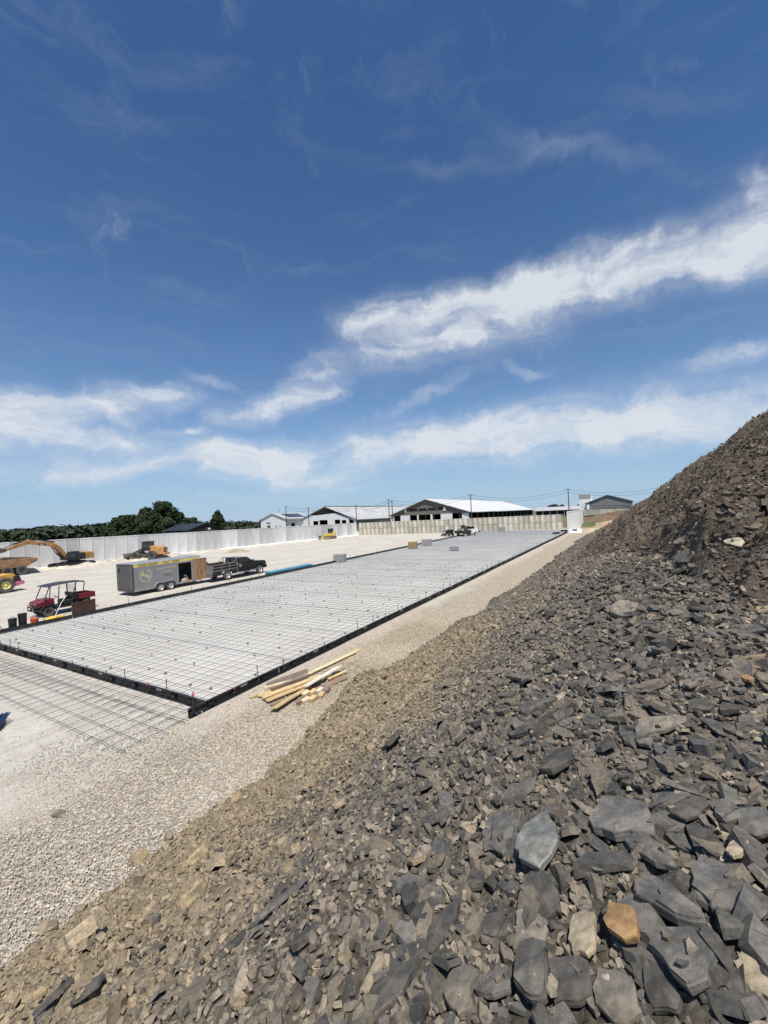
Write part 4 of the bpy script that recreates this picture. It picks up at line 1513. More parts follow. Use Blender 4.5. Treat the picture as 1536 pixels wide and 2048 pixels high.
MB().tube([(.0, LT + .75, .05), (.0, LT + .75, .75)], .035, 6).build('jack', ALU, t)
# goods seen through the open side door
for (x, y, z, sx, sy, sz, nm, lab, c) in ((.55, 4.62, .43, .4, .34, .34, 'cardboard_box', 'tan cardboard box inside the trailer doorway', (.45, .32, .19)), (.7, 4.35, .43, .3, .36, .18, 'white_crate', 'white crate on the trailer floor by the doorway', (.62, .60, .57)), (.45, 3.95, .43, .3, .25, .42, 'tool_bag', 'tan tool bag standing in the trailer doorway', (.40, .33, .24))):
    b_ = MB().prism([(-sx / 2, 0), (sx / 2, 0), (sx / 2 * .96, sz), (-sx / 2 * .96, sz)], -sy / 2, sy / 2, 'y')
    b_.box((0, 0, sz + .01), (sx * .5, sy * .9, .02))
    o = b_.build(nm, mat(nm + '_mat', c, .8), None, bevel=.01)
    o.location = (-34.0 + x, 18.2 + y, G(0, 18.2 + y) + z)
    tag(o, lab, nm.split('_')[1])
o = MB().lathe([(.15, 0), (.145, .03), (.125, .03), (.12, .09), (.07, .14), (.0, .155)], (0, 0, 0), 'z', 14).build('hard_hat', mat('white_plastic', (.75, .74, .70), .4), None, True)
o.location = (-34.0 + .55, 18.2 + 4.62, G(0, 22.8) + .80)
tag(o, 'white hard hat resting on the cardboard box in the trailer', 'hard hat')

# ---- black flatbed pickup
BLK = mat('black_truck_paint', (.008, .008, .009), .22, 0, .1, 1, dust=.06, spec=.6)
RAIL = mat('galvanised_rail', (.24, .235, .225), .5, .4, .1, 4)
CHROME = mat('chrome', (.6, .6, .6), .2, .9, .05)
t = thing('pickup_truck', 'black crew cab pickup with grey stake bed hitched before the trailer', 'pickup truck', -33.0, 24.45)
low = [(2.8, .52), (4.92, .52), (5.0, .78), (5.18, .93), (5.68, .93), (5.86, .78), (5.92, .5), (6.22, .5), (6.26, 1.0), (6.15, 1.22), (4.8, 1.32), (2.8, 1.30)]
MB().prism(low, -1.0, 1.0, 'x').build('body', BLK, t, bevel=.03)
MB().prism([(2.82, 1.26), (4.78, 1.28), (4.02, 1.80), (2.95, 1.82)], -.90, .90, 'x').build('cab', BLK, t, bevel=.04)
for s in (-1, 1):
    for (y0, y1, y2, y3) in ((3.0, 3.62, 3.62, 3.06), (3.70, 4.55, 4.02, 3.70)):
        MB().prism([(y0, 1.33), (y1, 1.33), (y2, 1.73), (y3, 1.73)], s * .902, s * .910, 'x').build('side_window', TRKGL, t)
    mr = MB().box((s * 1.12, 4.5, 1.42), (.18, .08, .26)).build('mirror', BLK, t, bevel=.02)
    MB().b(s * 1.02 - .06, s * 1.02 + .06, 2.9, 4.85, .42, .50).build('running_board', RAIL, t)
    MB().b(s * .75 - .16, s * .75 + .16, 6.24, 6.27, .92, 1.10).build('headlight', CHROME, t)
MB().prism([(4.72, 1.315), (4.70, 1.325), (4.07, 1.775), (4.09, 1.765)], -.78, .78, 'x').build('windshield', TRKGL, t)
MB().b(-.95, .95, 6.25, 6.40, .50, .78).build('front_bumper', BLACKM, t, bevel=.03)
MB().b(-.6, .6, 6.24, 6.28, .80, 1.12).build('grille', BLACKM, t)
MB().b(-.98, .98, 2.77, 2.80, .9, 1.3).build('cab_back', BLK, t)
for s in (-1, 1):
    wheel(t, s * .92, 1.58, .40, .40, .26, .23, RIMW, s)
    wheel(t, s * .92, 5.43, .40, .40, .26, .23, RIMW, s)
MB().b(-1.0, 1.0, 0.0, 2.74, .84, .92).build('bed_floor', DUSTYM, t)
sk = MB()
sk.b(.92, 1.0, .0, 1.05, .50, .84)
sk.b(.92, 1.0, 2.1, 2.74, .46, .84)
sk.build('side_skirt', BLACKM, t)
for s in (-1, 1):
    rl = MB()
    for z in (.92, 1.18, 1.42):
        rl.b(s * 1.0 - .03, s * 1.0 + .03, .03, 2.72, z, z + .07)
    for y in (.03, .9, 1.8, 2.66):
        rl.b(s * 1.0 - .035, s * 1.0 + .035, y, y + .06, .5 if y in (.9, 2.66) else .84, 1.5)
    rl.build('stake_side', RAIL, t)
    MB().b(s * .955 - .012, s * .955 + .012, .1, 2.65, .95, 1.42).build('side_board', mat('rusty_board', (.055, .035, .03), .8), t)
MB().b(-1.0, 1.0, -.04, .0, .62, 1.46).build('tailgate', mat('tailgate_grey', (.21, .21, .205), .5, .1), t, bevel=.02)
MB().b(-1.0, 1.0, -.1, -.02, .42, .60).build('rear_bumper', RAIL, t)
hr = MB()
for x in (-.92, -.3, .3, .92):
    hr.tube([(x, 2.72, .92), (x, 2.72, 1.86)], .03, 6)
hr.tube([(-.92, 2.72, 1.86), (.92, 2.72, 1.86)], .035, 6)
hr.tube([(-.92, 2.72, 1.40), (.92, 2.72, 1.40)], .03, 6)
hr.tube([(1.0, 2.3, 1.5), (.92, 2.72, 1.86)], .03, 6)
hr.tube([(-1.0, 2.3, 1.5), (-.92, 2.72, 1.86)], .03, 6)
hr.build('headache_rack', RAIL, t)
em_ = MB()
for k in range(8):
    a = 2 * math.pi * k / 8
    em_.add([(1.004, 3.05 + .12 * math.cos(a), 1.10 + .12 * math.sin(a)), (1.004, 3.05 + .17 * math.cos(a + .3), 1.10 + .17 * math.sin(a + .3)), (1.004, 3.05 + .12 * math.cos(a + .55), 1.10 + .12 * math.sin(a + .55))], [(0, 1, 2)])
em_.build('door_wreath', GOLD, t)
text_part(t, 'logo_letter', 'R&R', .15, (1.005, 3.05, 1.10), SIDE, GOLD, .002, bold=.004)
o = MB().lathe([(.0, 0), (.16, 0), (.17, .05), (.17, .34), (.12, .40), (.05, .42), (.05, .47), (0, .47)], (0, 0, 0), 'z', 14)
o.tube([(-.1, 0, .40), (-.06, 0, .50), (.06, 0, .50), (.1, 0, .40)], .02, 5)
o = o.build('water_jug', mat('red_plastic', (.62, .10, .06), .4), None, True)
o.location = (-33.7, 24.75, G(0, 24.7) + .93 + .45)
tag(o, 'red jug standing at the rear of the pickup bed', 'jug')
o2 = MB().b(-.4, .4, -.25, .25, 0, .45).build('job_box', mat('grey_job_box', (.13, .13, .125), .6), None, bevel=.02)
o2.location = (-33.7, 24.85, G(0, 24.8) + .92)
tag(o2, 'grey job box in the pickup bed under the red jug', 'tool box')

# ---- red car behind the pickup
t = thing('parked_car', 'red car mostly hidden behind the trailer and the black pickup', 'car', -36.9, 24.6)
REDP = mat('red_car_paint', (.30, .02, .025), .3, 0, .08, 1, dust=.08)
MB().prism([(0, .35), (4.3, .35), (4.35, .8), (4.1, .98), (3.0, 1.08), (.2, 1.12), (0, .9)], -.88, .88, 'x').build('body', REDP, t, bevel=.04)
MB().prism([(.35, 1.08), (3.05, 1.06), (2.2, 1.58), (1.0, 1.62)], -.74, .74, 'x').build('cabin', BLK, t, bevel=.05)
for s in (-1, 1):
    MB().prism([(.8, 1.14), (2.6, 1.12), (2.1, 1.50), (1.1, 1.52)], s * .742, s * .748, 'x').build('side_window', TRKGL, t)
    for y in (.85, 3.45):
        wheel(t, s * .8, y, .33, .33, .2, .2, RIMW, s)

# ---- utility vehicle
UTR = mat('maroon_paint', (.155, .014, .026), .35, 0, .1, 2, dust=.15)
t = thing('utility_vehicle', 'maroon side-by-side utility vehicle with black canopy and tipping bed', 'utility vehicle', -32.3, 13.2, math.pi)
MB().prism([(.55, .62), (1.35, .62), (1.55, .72), (1.50, .92), (1.05, 1.04), (.58, 1.06)], -.55, .55, 'x').build('hood', UTR, t, bevel=.04)
MB().b(-.62, .62, -.75, .95, .38, .50).build('floor_pan', BLACKM, t)
MB().prism([(.58, .45), (.62, 1.0), (.72, 1.0), (.80, .45)], -.52, .52, 'x').build('dashboard', BLACKM, t)
for s in (-1, 1):
    MB().box((s * .28, -.25, .66), (.5, .5, .32)).build('seat', BLACKM, t, bevel=.04)
    MB().box((s * .28, -.50, .98), (.48, .12, .5), (-.15, 0, 0)).build('seat_back', BLACKM, t, bevel=.04)
    wheel(t, s * .60, .95, .31, .31, .26, .15, RIMD, s)
    wheel(t, s * .60, -1.15, .31, .31, .26, .15, RIMD, s)
    fd = [(.95 - .42 * math.cos(math.pi * k / 8), .34 + .38 * math.sin(math.pi * k / 8)) for k in range(9)]
    MB().prism(fd + [(y, z - .035) for y, z in reversed(fd)], s * .48, s * .76, 'x').build('fender', BLACKM, t)
    p_ = MB()
    p_.tube([(s * .58, 1.12, 1.02), (s * .56, .80, 1.84)], .030, 6)
    p_.tube([(s * .60, .42, .48), (s * .60, .30, 1.80)], .030, 6)
    p_.tube([(s * .58, -.62, .50), (s * .58, -.60, 1.80)], .034, 6)
    p_.tube([(s * .60, -.92, .80), (s * .58, -1.1, 1.45), (s * .56, -1.15, 1.78), (s * .52, -1.0, 1.83)], .030, 6)
    p_.build('roof_post', BLACKM, t, True)
MB().prism([(1.02, 1.80), (.5, 1.84), (-.1, 1.88), (-1.12, 1.84), (-1.12, 1.88), (-.1, 1.93), (.5, 1.89), (1.0, 1.84)], -.66, .66, 'x').build('canopy', mat('canopy_black', (.035, .037, .042), .5, 0, .15, 3, dust=.15), t)
g = MB()
for k in range(9):
    g.tube([(-.5 + k * .125, -.62, 1.05), (-.5 + k * .125, -.61, 1.72)], .006, 4)
for k in range(5):
    g.tube([(-.52, -.62, 1.1 + k * .14), (.52, -.62, 1.1 + k * .14)], .006, 4)
g.build('rear_screen', BLACKM, t)
bd = MB()
bd.b(-.68, .68, -1.72, -.78, .74, .80)
bd.b(-.68, -.62, -1.72, -.78, .80, 1.08)
bd.b(.62, .68, -1.72, -.78, .80, 1.08)
bd.b(-.62, .62, -.84, -.78, .80, 1.08)
bd.b(-.62, .62, -1.72, -1.66, .80, 1.08)
bd.build('cargo_bed', UTR, t)
MB().b(-.35, .35, -1.55, -.7, .35, .70).build('rear_chassis', BLACKM, t)
bp_ = MB()
for z in (.42, .62):
    bp_.tube([(-.55, 1.35, z), (-.45, 1.62, z), (.45, 1.62, z), (.55, 1.35, z)], .028, 6)
for x in (-.4, 0, .4):
    bp_.tube([(x, 1.62, .36), (x, 1.62, .78)], .024, 6)
bp_.build('brush_guard', BLACKM, t)
for s in (-1, 1):
    MB().lathe([(.0, 0), (.07, 0), (.08, -.05)], (s * .34, 1.53, .80), 'y', 12).build('headlight', CHROME, t)
sw = MB().lathe([(.16, .0), (.175, .012), (.16, .024)], (0, 0, 0), 'z', 16)
sw.tube([(0, 0, .01), (0, 0, -.3)], .015, 5)
sw = sw.build('steering_wheel', BLACKM, t)
sw.location = (-.28, .38, 1.08)
sw.rotation_euler = (R(40), 0, 0)

# ---- soil compactor at the left edge
t = thing('soil_compactor', 'yellow roller with big yellow-rimmed tyre and pink counterweight at the left edge', 'roller', -48.9, 15.5, math.pi)
for s in (-1, 1):
    wheel(t, s * .72, 0, .66, .66, .5, .33, RIMY, s, n=28)
MB().prism([(-1.05, .95), (1.5, .80), (1.7, 1.1), (.9, 1.45), (-.2, 1.62), (-.75, 1.55)], -.55, .55, 'x').build('hood', ROLLY, t, bevel=.04)
MB().prism([(-1.25, .82), (-.62, .82), (-.66, 1.36), (-1.10, 1.34)], -.62, .62, 'x').build('radiator_guard', BLACKM, t, bevel=.03)
MB().prism([(-1.42, .60), (-.80, .45), (-.74, .82), (-1.40, .88)], -.70, .70, 'x').build('counterweight', mat('pink_paint', (.44, .13, .20), .5, 0, .1, 2, dust=.15), t, bevel=.03)
MB().b(-.45, .45, -.4, 2.2, .45, .85).build('chassis', BLACKM, t)
MB().b(-.6, .6, 1.5, 2.3, 1.1, 2.2).build('cab', CABGL, t, bevel=.05)
MB().b(-.7, .7, 1.4, 2.4, 2.2, 2.28).build('cab_roof', ROLLY, t)
MB().lathe([(0, -.9), (.62, -.9), (.62, .9), (0, .9)], (0, 3.1, .62), 'x', 28).build('drum', DUSTYM, t, True)
fr2 = MB()
fr2.b(-1.02, -.94, 2.2, 3.9, .5, .8)
fr2.b(.94, 1.02, 2.2, 3.9, .5, .8)
fr2.b(-1.02, 1.02, 2.2, 2.35, .5, .8)
fr2.build('drum_frame', ROLLY, t)

# ---- excavator
t = thing('excavator', 'yellow tracked excavator with its boom reaching left along the wall', 'excavator', -67.6, 29.0, math.pi)
def track(parent, x, y0, y1, h, w, m):
    n, pts = 10, []
    r = h / 2
    for k in range(n + 1):
        a = math.pi / 2 + math.pi * k / n
        pts.append((y0 + r + r * math.cos(a), r + r * math.sin(a)))
    for k in range(n + 1):
        a = -math.pi / 2 + math.pi * k / n
        pts.append((y1 - r + r * math.cos(a), r + r * math.sin(a)))
    tk = MB().prism(pts, x - w / 2, x + w / 2, 'x').build('track', m, parent)
    sh = MB()
    k = int((y1 - y0 - h) / .2)
    for i in range(k):
        y = y0 + r + i * .2
        sh.b(x - w / 2 - .02, x + w / 2 + .02, y, y + .12, h, h + .03)
    if k > 0:
        sh.build('track_shoes', m, tk, kind='stuff')
    for i in range(5):
        MB().lathe([(0, w / 2 + .03), (r * .5, w / 2 + .03), (r * .55, w / 2)], (x, y0 + r + (y1 - y0 - h) * i / 4, r), 'x', 12).build('roller', m, tk)
    return tk


for s in (-1, 1):
    track(t, s * 1.05, -2.5, 2.3, .68, .5, BLACKM)
MB().b(-.7, .7, -1.2, 1.0, .35, .85).build('undercarriage', BLACKM, t)
MB().lathe([(0, 0), (.7, 0), (.7, .2), (0, .2)], (0, -.3, .80), 'z', 18).build('slew_ring', DUSTYM, t)
MB().prism([(-2.45, 1.05), (-2.38, 1.95), (-1.35, 1.98), (-1.35, 1.02)], -1.15, 1.15, 'x').build('counterweight', CATY, t, bevel=.08)
MB().prism([(-1.33, 1.0), (-1.33, 1.92), (-.55, 1.9), (.1, 1.75), (.9, 1.5), (.9, 1.0)], -1.1, 1.1, 'x').build('engine_house', BLACKM, t, bevel=.05)
cb = MB().prism([(-.62, 1.05), (.72, 1.05), (.82, 1.45), (.60, 2.16), (-.55, 2.18)], -1.12, -.32, 'x').build('cab', BLACKM, t, bevel=.05)
MB().prism([(-.05, 1.45), (.62, 1.45), (.48, 2.05), (-.05, 2.05)], -1.135, -1.12, 'x').build('cab_window', CABGL, cb)
MB().prism([(.80, 1.3), (.83, 1.3), (.64, 2.08), (.61, 2.08)], -1.02, -.42, 'x').build('windscreen', CABGL, cb)
MB().prism([(.2, 1.15), (.75, 1.25), (1.7, 2.62), (2.4, 3.1), (4.5, 3.55), (5.0, 3.75), (4.9, 4.05), (4.3, 3.98), (2.1, 3.58), (1.2, 2.9)], -.26, .26, 'x').build('boom', CATY, t, bevel=.04)
MB().prism([(4.2, 3.95), (4.75, 4.22), (5.3, 3.95), (7.4, 3.1), (7.35, 2.85), (4.9, 3.55)], -.17, .17, 'x').build('stick', CATY, t, bevel=.03)
cy_ = MB()
for s in (-.33, .33):
    cy_.tube([(s, .85, 1.3), (s, 1.6, 2.1)], .11, 8)
    cy_.tube([(s, 1.6, 2.1), (s, 2.1, 2.9)], .06, 8)
cy_.build('boom_cylinder', BLACKM, t)
cy_ = MB().tube([(0, 1.9, 3.62), (0, 3.6, 4.06)], .10, 8)
cy_.tube([(0, 3.6, 4.06), (0, 4.7, 4.18)], .06, 8)
cy_.build('stick_cylinder', BLACKM, t)
cy_ = MB().tube([(0, 5.0, 4.15), (0, 6.3, 3.72)], .09, 8)
cy_.tube([(0, 6.3, 3.72), (0, 7.2, 3.35)], .05, 8)
cy_.build('bucket_cylinder', BLACKM, t)
MB().prism([(7.15, 3.25), (7.6, 3.35), (8.4, 3.75), (8.8, 3.2), (8.5, 2.8), (7.7, 2.75), (7.2, 2.85)], -.55, .55, 'x').build('bucket', DUSTYM, t, bevel=.03)
MB().b(-.275, -.262, 3.0, 3.75, 3.30, 3.62).build('decal_plate', mat('decal_black', (.02, .02, .02), .5), t)
text_part(t, 'lettering', 'CAT', .26, (-.280, 3.37, 3.46), (R(90), 0, R(-90)), mat('decal_white', (.72, .70, .66), .5), .002, bold=.006)

# ---- articulated dump truck
t = thing('dump_truck', 'rusty orange articulated dump truck loaded with dirt at the left edge', 'dump truck', -65.6, 22.3, math.pi)
MB().prism([(-1.75, 1.62), (-1.55, 1.48), (-.55, .98), (2.9, .92), (3.5, 2.3), (3.2, 2.32), (2.7, 1.95), (-.2, 2.0), (-1.7, 1.95)], -1.15, 1.15, 'x').build('dump_body', CATO, t, bevel=.05)
MB().prism([(-1.6, 1.55), (-.5, 1.1), (-.5, 1.4), (-1.5, 1.8)], 1.15, 1.22, 'x').build('side_rib', CATO, t)
ld = []
q = random.Random(4)
for k in range(12):
    ld.append((-1.55 + k * .4, 2.0 + .22 * math.sin(k / 11 * math.pi) + q.uniform(-.08, .08)))
MB().prism([(-1.55, 1.7)] + ld + [(2.85, 1.7)], -1.0, 1.0, 'x').build('dirt_load', mat('load_dirt', (.10, .072, .052), .95, 0, .3, 5, bump=.8, bscale=6), t)
for y in (-.1, 1.3):
    for s in (-1, 1):
        wheel(t, s * 1.0, y, .58, .58, .42, .27, RIMD, s, n=26)
MB().b(-.5, .5, -.8, 4.5, .5, .9).build('chassis', DUSTYM, t)
MB().prism([(3.9, .7), (6.2, .7), (6.2, 1.3), (5.0, 1.5), (4.9, 2.3), (3.9, 2.3)], -.95, .95, 'x').build('cab', CATY, t, bevel=.06)
for s in (-1, 1):
    wheel(t, s * 1.0, 5.0, .58, .58, .42, .27, RIMD, s, n=26)

# ---- wheel loader
t = thing('wheel_loader', 'orange wheel loader with black cab and bucket down by the left wall', 'wheel loader', -64.3, 37.8, math.atan2(.84, -.54) + 0.0)
t.scale = (1.14, 1.14, 1.14)
for s in (-1, 1):
    wheel(t, s * .78, -.95, .56, .56, .42, .26, RIMD, s, n=26)
    wheel(t, s * .78, 1.15, .56, .56, .42, .26, RIMD, s, n=26)
    fd = [(-.95 - .64 * math.cos(math.pi * k / 8), .60 + .58 * math.sin(math.pi * k / 8)) for k in range(9)]
    MB().prism(fd + [(y, z - .05) for y, z in reversed(fd)], s * .55, s * 1.0, 'x').build('fender', DUSTYM, t)
MB().prism([(-2.35, .66), (-.35, .55), (-.3, 1.5), (-.6, 1.80), (-2.1, 1.70), (-2.35, 1.45)], -.56, .56, 'x').build('engine_hood', LOADO, t, bevel=.05)
MB().b(-.45, .45, -2.42, -2.36, .95, 1.5).build('grille', BLACKM, t)
MB().prism([(-.16, 1.08), (.16, 1.08), (0, 1.34)], -2.45, -2.425, 'y').build('slow_sign', mat('sign_pale', (.7, .62, .55), .5), t)
MB().b(-.7, .7, -2.62, -2.35, .55, .80).build('counterweight', LOADO, t, bevel=.03)
cbp = MB().b(-.56, .56, -.62, .42, 1.2, 1.62).build('cab', BLACKM, t)
for (x, y, xt, yt) in ((-.55, .45, -.5, .35), (.55, .45, .5, .35), (-.55, -.6, -.5, -.6), (.55, -.6, .5, -.6)):
    MB().tube([(x, y, 1.25), (xt, yt, 2.32)], .05, 6).build('cab_post', BLACKM, cbp)
MB().b(-.62, .62, -.72, .55, 2.32, 2.42).build('cab_roof', BLACKM, cbp, bevel=.03)
MB().b(-.5, .5, -.58, .36, 1.62, 2.3).build('cab_glass', CABGL, cbp)
MB().b(-.35, .35, -.3, 1.6, .45, .85).build('front_frame', DUSTYM, t)
for s in (-1, 1):
    MB().prism([(.55, 1.15), (.75, 1.32), (1.6, .95), (2.3, .45), (2.2, .28), (1.4, .72)], s * .42 - .07, s * .42 + .07, 'x').build('lift_arm', DUSTYM, t)
    MB().tube([(s * .25, .6, 1.45), (s * .25, 1.75, 1.0)], .06, 6).build('tilt_cylinder', BLACKM, t)
MB().prism([(2.2, .15), (2.75, .02), (3.05, .02), (2.95, .10), (2.55, .30), (2.5, .75), (2.75, .95), (2.35, .92), (2.15, .6)], -1.15, 1.15, 'x').build('bucket', DUSTYM, t)
# ---- bulldozer
t = thing('bulldozer', 'small yellow bulldozer with wide blade near the far wall corner', 'bulldozer', -58.0, 74.2, math.atan2(.86, -.51))
t.scale = (1.12, 1.12, 1.12)
for s in (-1, 1):
    track(t, s * .75, -1.35, 1.1, .62, .38, DUSTYM)
MB().prism([(-1.2, .55), (1.0, .55), (1.05, 1.05), (.2, 1.15), (-1.2, 1.2)], -.5, .5, 'x').build('body', DOZY, t, bevel=.04)
MB().b(-.48, .48, -1.3, -.7, 1.15, 1.45).build('fuel_tank', DOZY, t, bevel=.04)
cbp = MB().b(-.46, .46, -.76, .11, 1.06, 1.3).build('cab', BLACKM, t)
for (x, y) in ((-.45, .1), (.45, .1), (-.45, -.75), (.45, -.75)):
    MB().tube([(x, y, 1.1), (x, y, 1.98)], .045, 6).build('cab_post', BLACKM, cbp)
MB().b(-.55, .55, -.85, .2, 1.98, 2.06).build('cab_roof', BLACKM, cbp)
MB().b(-.40, .40, -.70, .06, 1.15, 1.95).build('cab_glass', CABGL, cbp)
MB().prism([(1.75, .05), (1.95, .15), (1.82, .45), (1.92, .78), (1.75, .75), (1.66, .4)], -1.35, 1.35, 'x').build('blade', DUSTYM, t)
for s in (-1, 1):
    MB().tube([(s * .98, -.3, .32), (s * .98, 1.7, .28)], .07, 6).build('push_arm', DOZY, t)
MB().tube([(1.2, 1.78, .7), (1.2, 1.78, 1.7)], .02, 5).build('mast', BLACKM, t)
# ---- far work truck seen from behind
t = thing('work_truck', 'far work truck with white cab and dark loaded bed facing away', 'truck', -28.9, 75.6, -.42)
MB().prism([(-1.0, .55), (1.0, .55), (1.1, 1.05), (-1.1, 1.05)], 0, 2.3, 'y').build('dump_body', BLACKM, t, bevel=.03)
MB().b(-.9, .9, 2.4, 4.3, .5, 1.25).build('cab', mat('white_truck_paint', (.70, .70, .68), .35), t, bevel=.06)
MB().prism([(2.45, 1.25), (3.7, 1.25), (3.3, 1.75), (2.5, 1.75)], -.82, .82, 'x').build('cab_top', TRKGL, t, bevel=.05)
for s in (-1, 1):
    wheel(t, s * .85, .75, .36, .36, .26, .2, RIMW, s)
    wheel(t, s * .85, 3.6, .36, .36, .26, .2, RIMW, s)
for i, (x, y, z, sx, sy, sz, c) in enumerate(((-.4, .6, 1.05, .8, .9, .35, (.22, .19, .16)), (.3, 1.3, 1.05, .9, .8, .5, (.10, .05, .045)), (-.45, 1.7, 1.05, .6, .6, .95, (.07, .04, .035)), (.55, .5, 1.05, .5, .5, .3, (.35, .33, .3)))):
    o = MB().box((0, 0, sz / 2), (sx, sy, sz)).box((0, 0, sz + .04), (sx * .6, sy * .5, .08)).build('equipment_crate', mat('crate_tone', c, .7, 0, .2, 5), None, bevel=.03)
    ca, sa = math.cos(-.42), math.sin(-.42)
    o.location = (-28.9 + x * ca - y * sa, 75.6 + x * sa + y * ca, G(0, 75.6 + y) + z)
    o.rotation_euler = (0, 0, rnd.uniform(-.5, .5))
    tag(o, ('pale grey crate at the tail of the far work truck', 'reddish crate on the far work truck behind the cab', 'tall dark crate on the left of the far work truck', 'small pale crate on the right of the far work truck')[i], 'crate')
t = thing('skid_steer', 'dark spindly machine left of the far work truck', 'machine', -31.6, 77.5, 1.2)
MB().prism([(-.8, .35), (.5, .35), (.6, .8), (.1, 1.3), (-.8, 1.2)], -.45, .45, 'x').build('body', BLACKM, t, bevel=.04)
for s in (-1, 1):
    wheel(t, s * .55, -.5, .3, .3, .22, .14, RIMD, s, n=16)
    wheel(t, s * .55, .45, .3, .3, .22, .14, RIMD, s, n=16)
    MB().tube([(s * .5, -.7, 1.2), (s * .5, .6, 1.15), (s * .5, 1.3, .4)], .06, 5).build('lift_arm', DUSTYM, t)
MB().prism([(1.2, .08), (1.7, .05), (1.35, .45), (1.15, .5)], -.6, .6, 'x').build('bucket', DUSTYM, t)

# ------------------------------------------------------------------ lumber left on the gravel
PINE = [mat('pine_%s' % n, c, .7, 0, .16, 4, streak=(6, .8, 6)) for n, c in (('yellow', (.60, .44, .22)), ('pale', (.66, .56, .36)), ('tan', (.52, .37, .19)), ('white', (.68, .62, .48)), ('brown', (.24, .17, .12)), ('grey', (.20, .17, .14)))]


def board(a, b, z0, z1, w, th, m, label, roll=0.0, name='lumber_board'):
    pa, pb = Vector((a[0], a[1], G(*a) + z0)), Vector((b[0], b[1], G(*b) + z1))
    L = (pb - pa).length
    me = MB().box((0, L / 2, th / 2), (w * 1.3, L, th)).mesh(name, PINE[m], bevel=.004)
    o = obj(name, me)
    d = (pb - pa).normalized()
    q = d.to_track_quat('Y', 'Z')
    o.rotation_mode = 'QUATERNION'
    from mathutils import Quaternion
    o.rotation_quaternion = q @ Quaternion((0, 1, 0), roll)
    o.location = pa
    return tag(o, label, 'lumber', 'loose lumber beside the form')


board((-9.91, 11.0), (-9.68, 14.0), .005, .005, .14, .04, 0, 'longest pale yellow board lying straight along the form')
board((-9.80, 11.1), (-9.60, 13.6), .048, .046, .09, .04, 1, 'narrow board stacked on the longest yellow board')
board((-10.34, 9.75), (-9.95, 11.25), .02, .02, .24, .04, 5, 'grey-brown plank tipped on edge nearest the form', R(62))
board((-10.22, 9.5), (-9.64, 10.9), .11, .06, .09, .045, 1, 'thin pale board just below the grey plank')
board((-9.9, 9.5), (-9.6, 10.85), .10, .09, .09, .09, 4, 'square brown post in the middle of the lumber pile')
board((-9.76, 9.0), (-9.2, 11.0), .10, .12, .14, .04, 0, 'long yellow board running through the middle of the lumber pile')
board((-9.55, 8.95), (-9.15, 10.8), .06, .05, .14, .04, 2, 'tan board under the long middle board')
board((-8.92, 8.6), (-9.1, 10.3), .10, .03, .19, .04, 2, 'knotty tan board sticking out at the front of the pile', R(-14))
board((-9.00, 10.0), (-9.06, 11.85), .17, .15, .17, .04, 3, 'whitish board laid across the top of the pile', R(-10))
board((-8.73, 10.25), (-8.52, 11.5), .02, .02, .14, .05, 4, 'brown board low on the right of the pile', R(25))
board((-8.90, 11.0), (-8.72, 11.8), .05, .07, .09, .04, 0, 'short yellow board under the right end of the whitish one')
board((-10.30, 8.98), (-10.0, 9.6), .01, .04, .09, .04, 2, 'short tan stub at the left tip of the pile')
board((-10.05, 9.1), (-9.45, 10.2), .05, .06, .09, .04, 0, 'yellow board above the left stub')
board((-9.26, 8.85), (-9.06, 9.95), .02, .02, .09, .04, 4, 'dark brown board hidden under the knotty tan board')
for i, (x, y, m, lab) in enumerate(((-8.86, 9.87, 1, 'pale lumber offcut leaning at the end of the whitish board'), (-8.73, 10.05, 0, 'yellow offcut second from the brown board'), (-8.68, 9.40, 4, 'reddish brown offcut nearest the knotty board'), (-8.55, 9.50, 1, 'greenish pale offcut standing beside the brown one'), (-8.43, 9.68, 0, 'yellow offcut block at the front of the offcuts'), (-8.36, 9.97, 2, 'tan offcut on the gravel at the right of the pile'), (-8.42, 10.35, 4, 'small brown offcut under the brown board'), (-8.60, 10.22, 3, 'whitish offcut between the yellow offcuts'))):
    a = rnd.uniform(-.6, .6)
    board((x - .12 * math.sin(a), y - .12), (x + .12 * math.sin(a), y + .13), .004, .02, .11, .09, m, lab, rnd.uniform(-.2, .2), 'lumber_offcut')

# ------------------------------------------------------------------ things standing by the forms
PAL = mat('pallet_wood', (.30, .24, .16), .8)
CMU = mat('grey_block', (.30, .30, .30), .85, 0, .15, 6)
def stack(x, y, rz, label, nx, ny, nz, sx, sy, sz, m, z=0.0, pallet=True, name='block_stack'):
    t = thing(name, label, 'blocks', x, y, rz, z=G(x, y) + z)
    zb = 0
    if pallet:
        p = MB()
        for k in range(3):
            p.b(-nx * sx / 2, nx * sx / 2, -ny * sy / 2 + k * (ny * sy - .09) / 2, -ny * sy / 2 + .09 + k * (ny * sy - .09) / 2, 0, .09)
        p.build('pallet', PAL, t)
        zb = .092
    b = MB()
    for i in range(nx):
        for j in range(ny):
            for k in range(nz):
                b.box((-(nx - 1) * sx / 2 + i * sx + rnd.uniform(-.012, .012), -(ny - 1) * sy / 2 + j * sy + rnd.uniform(-.012, .012), zb + (k + .5) * sz), (sx * .96, sy * .96, sz * .965))
    b.build('blocks', m, t, kind='stuff')
    return t


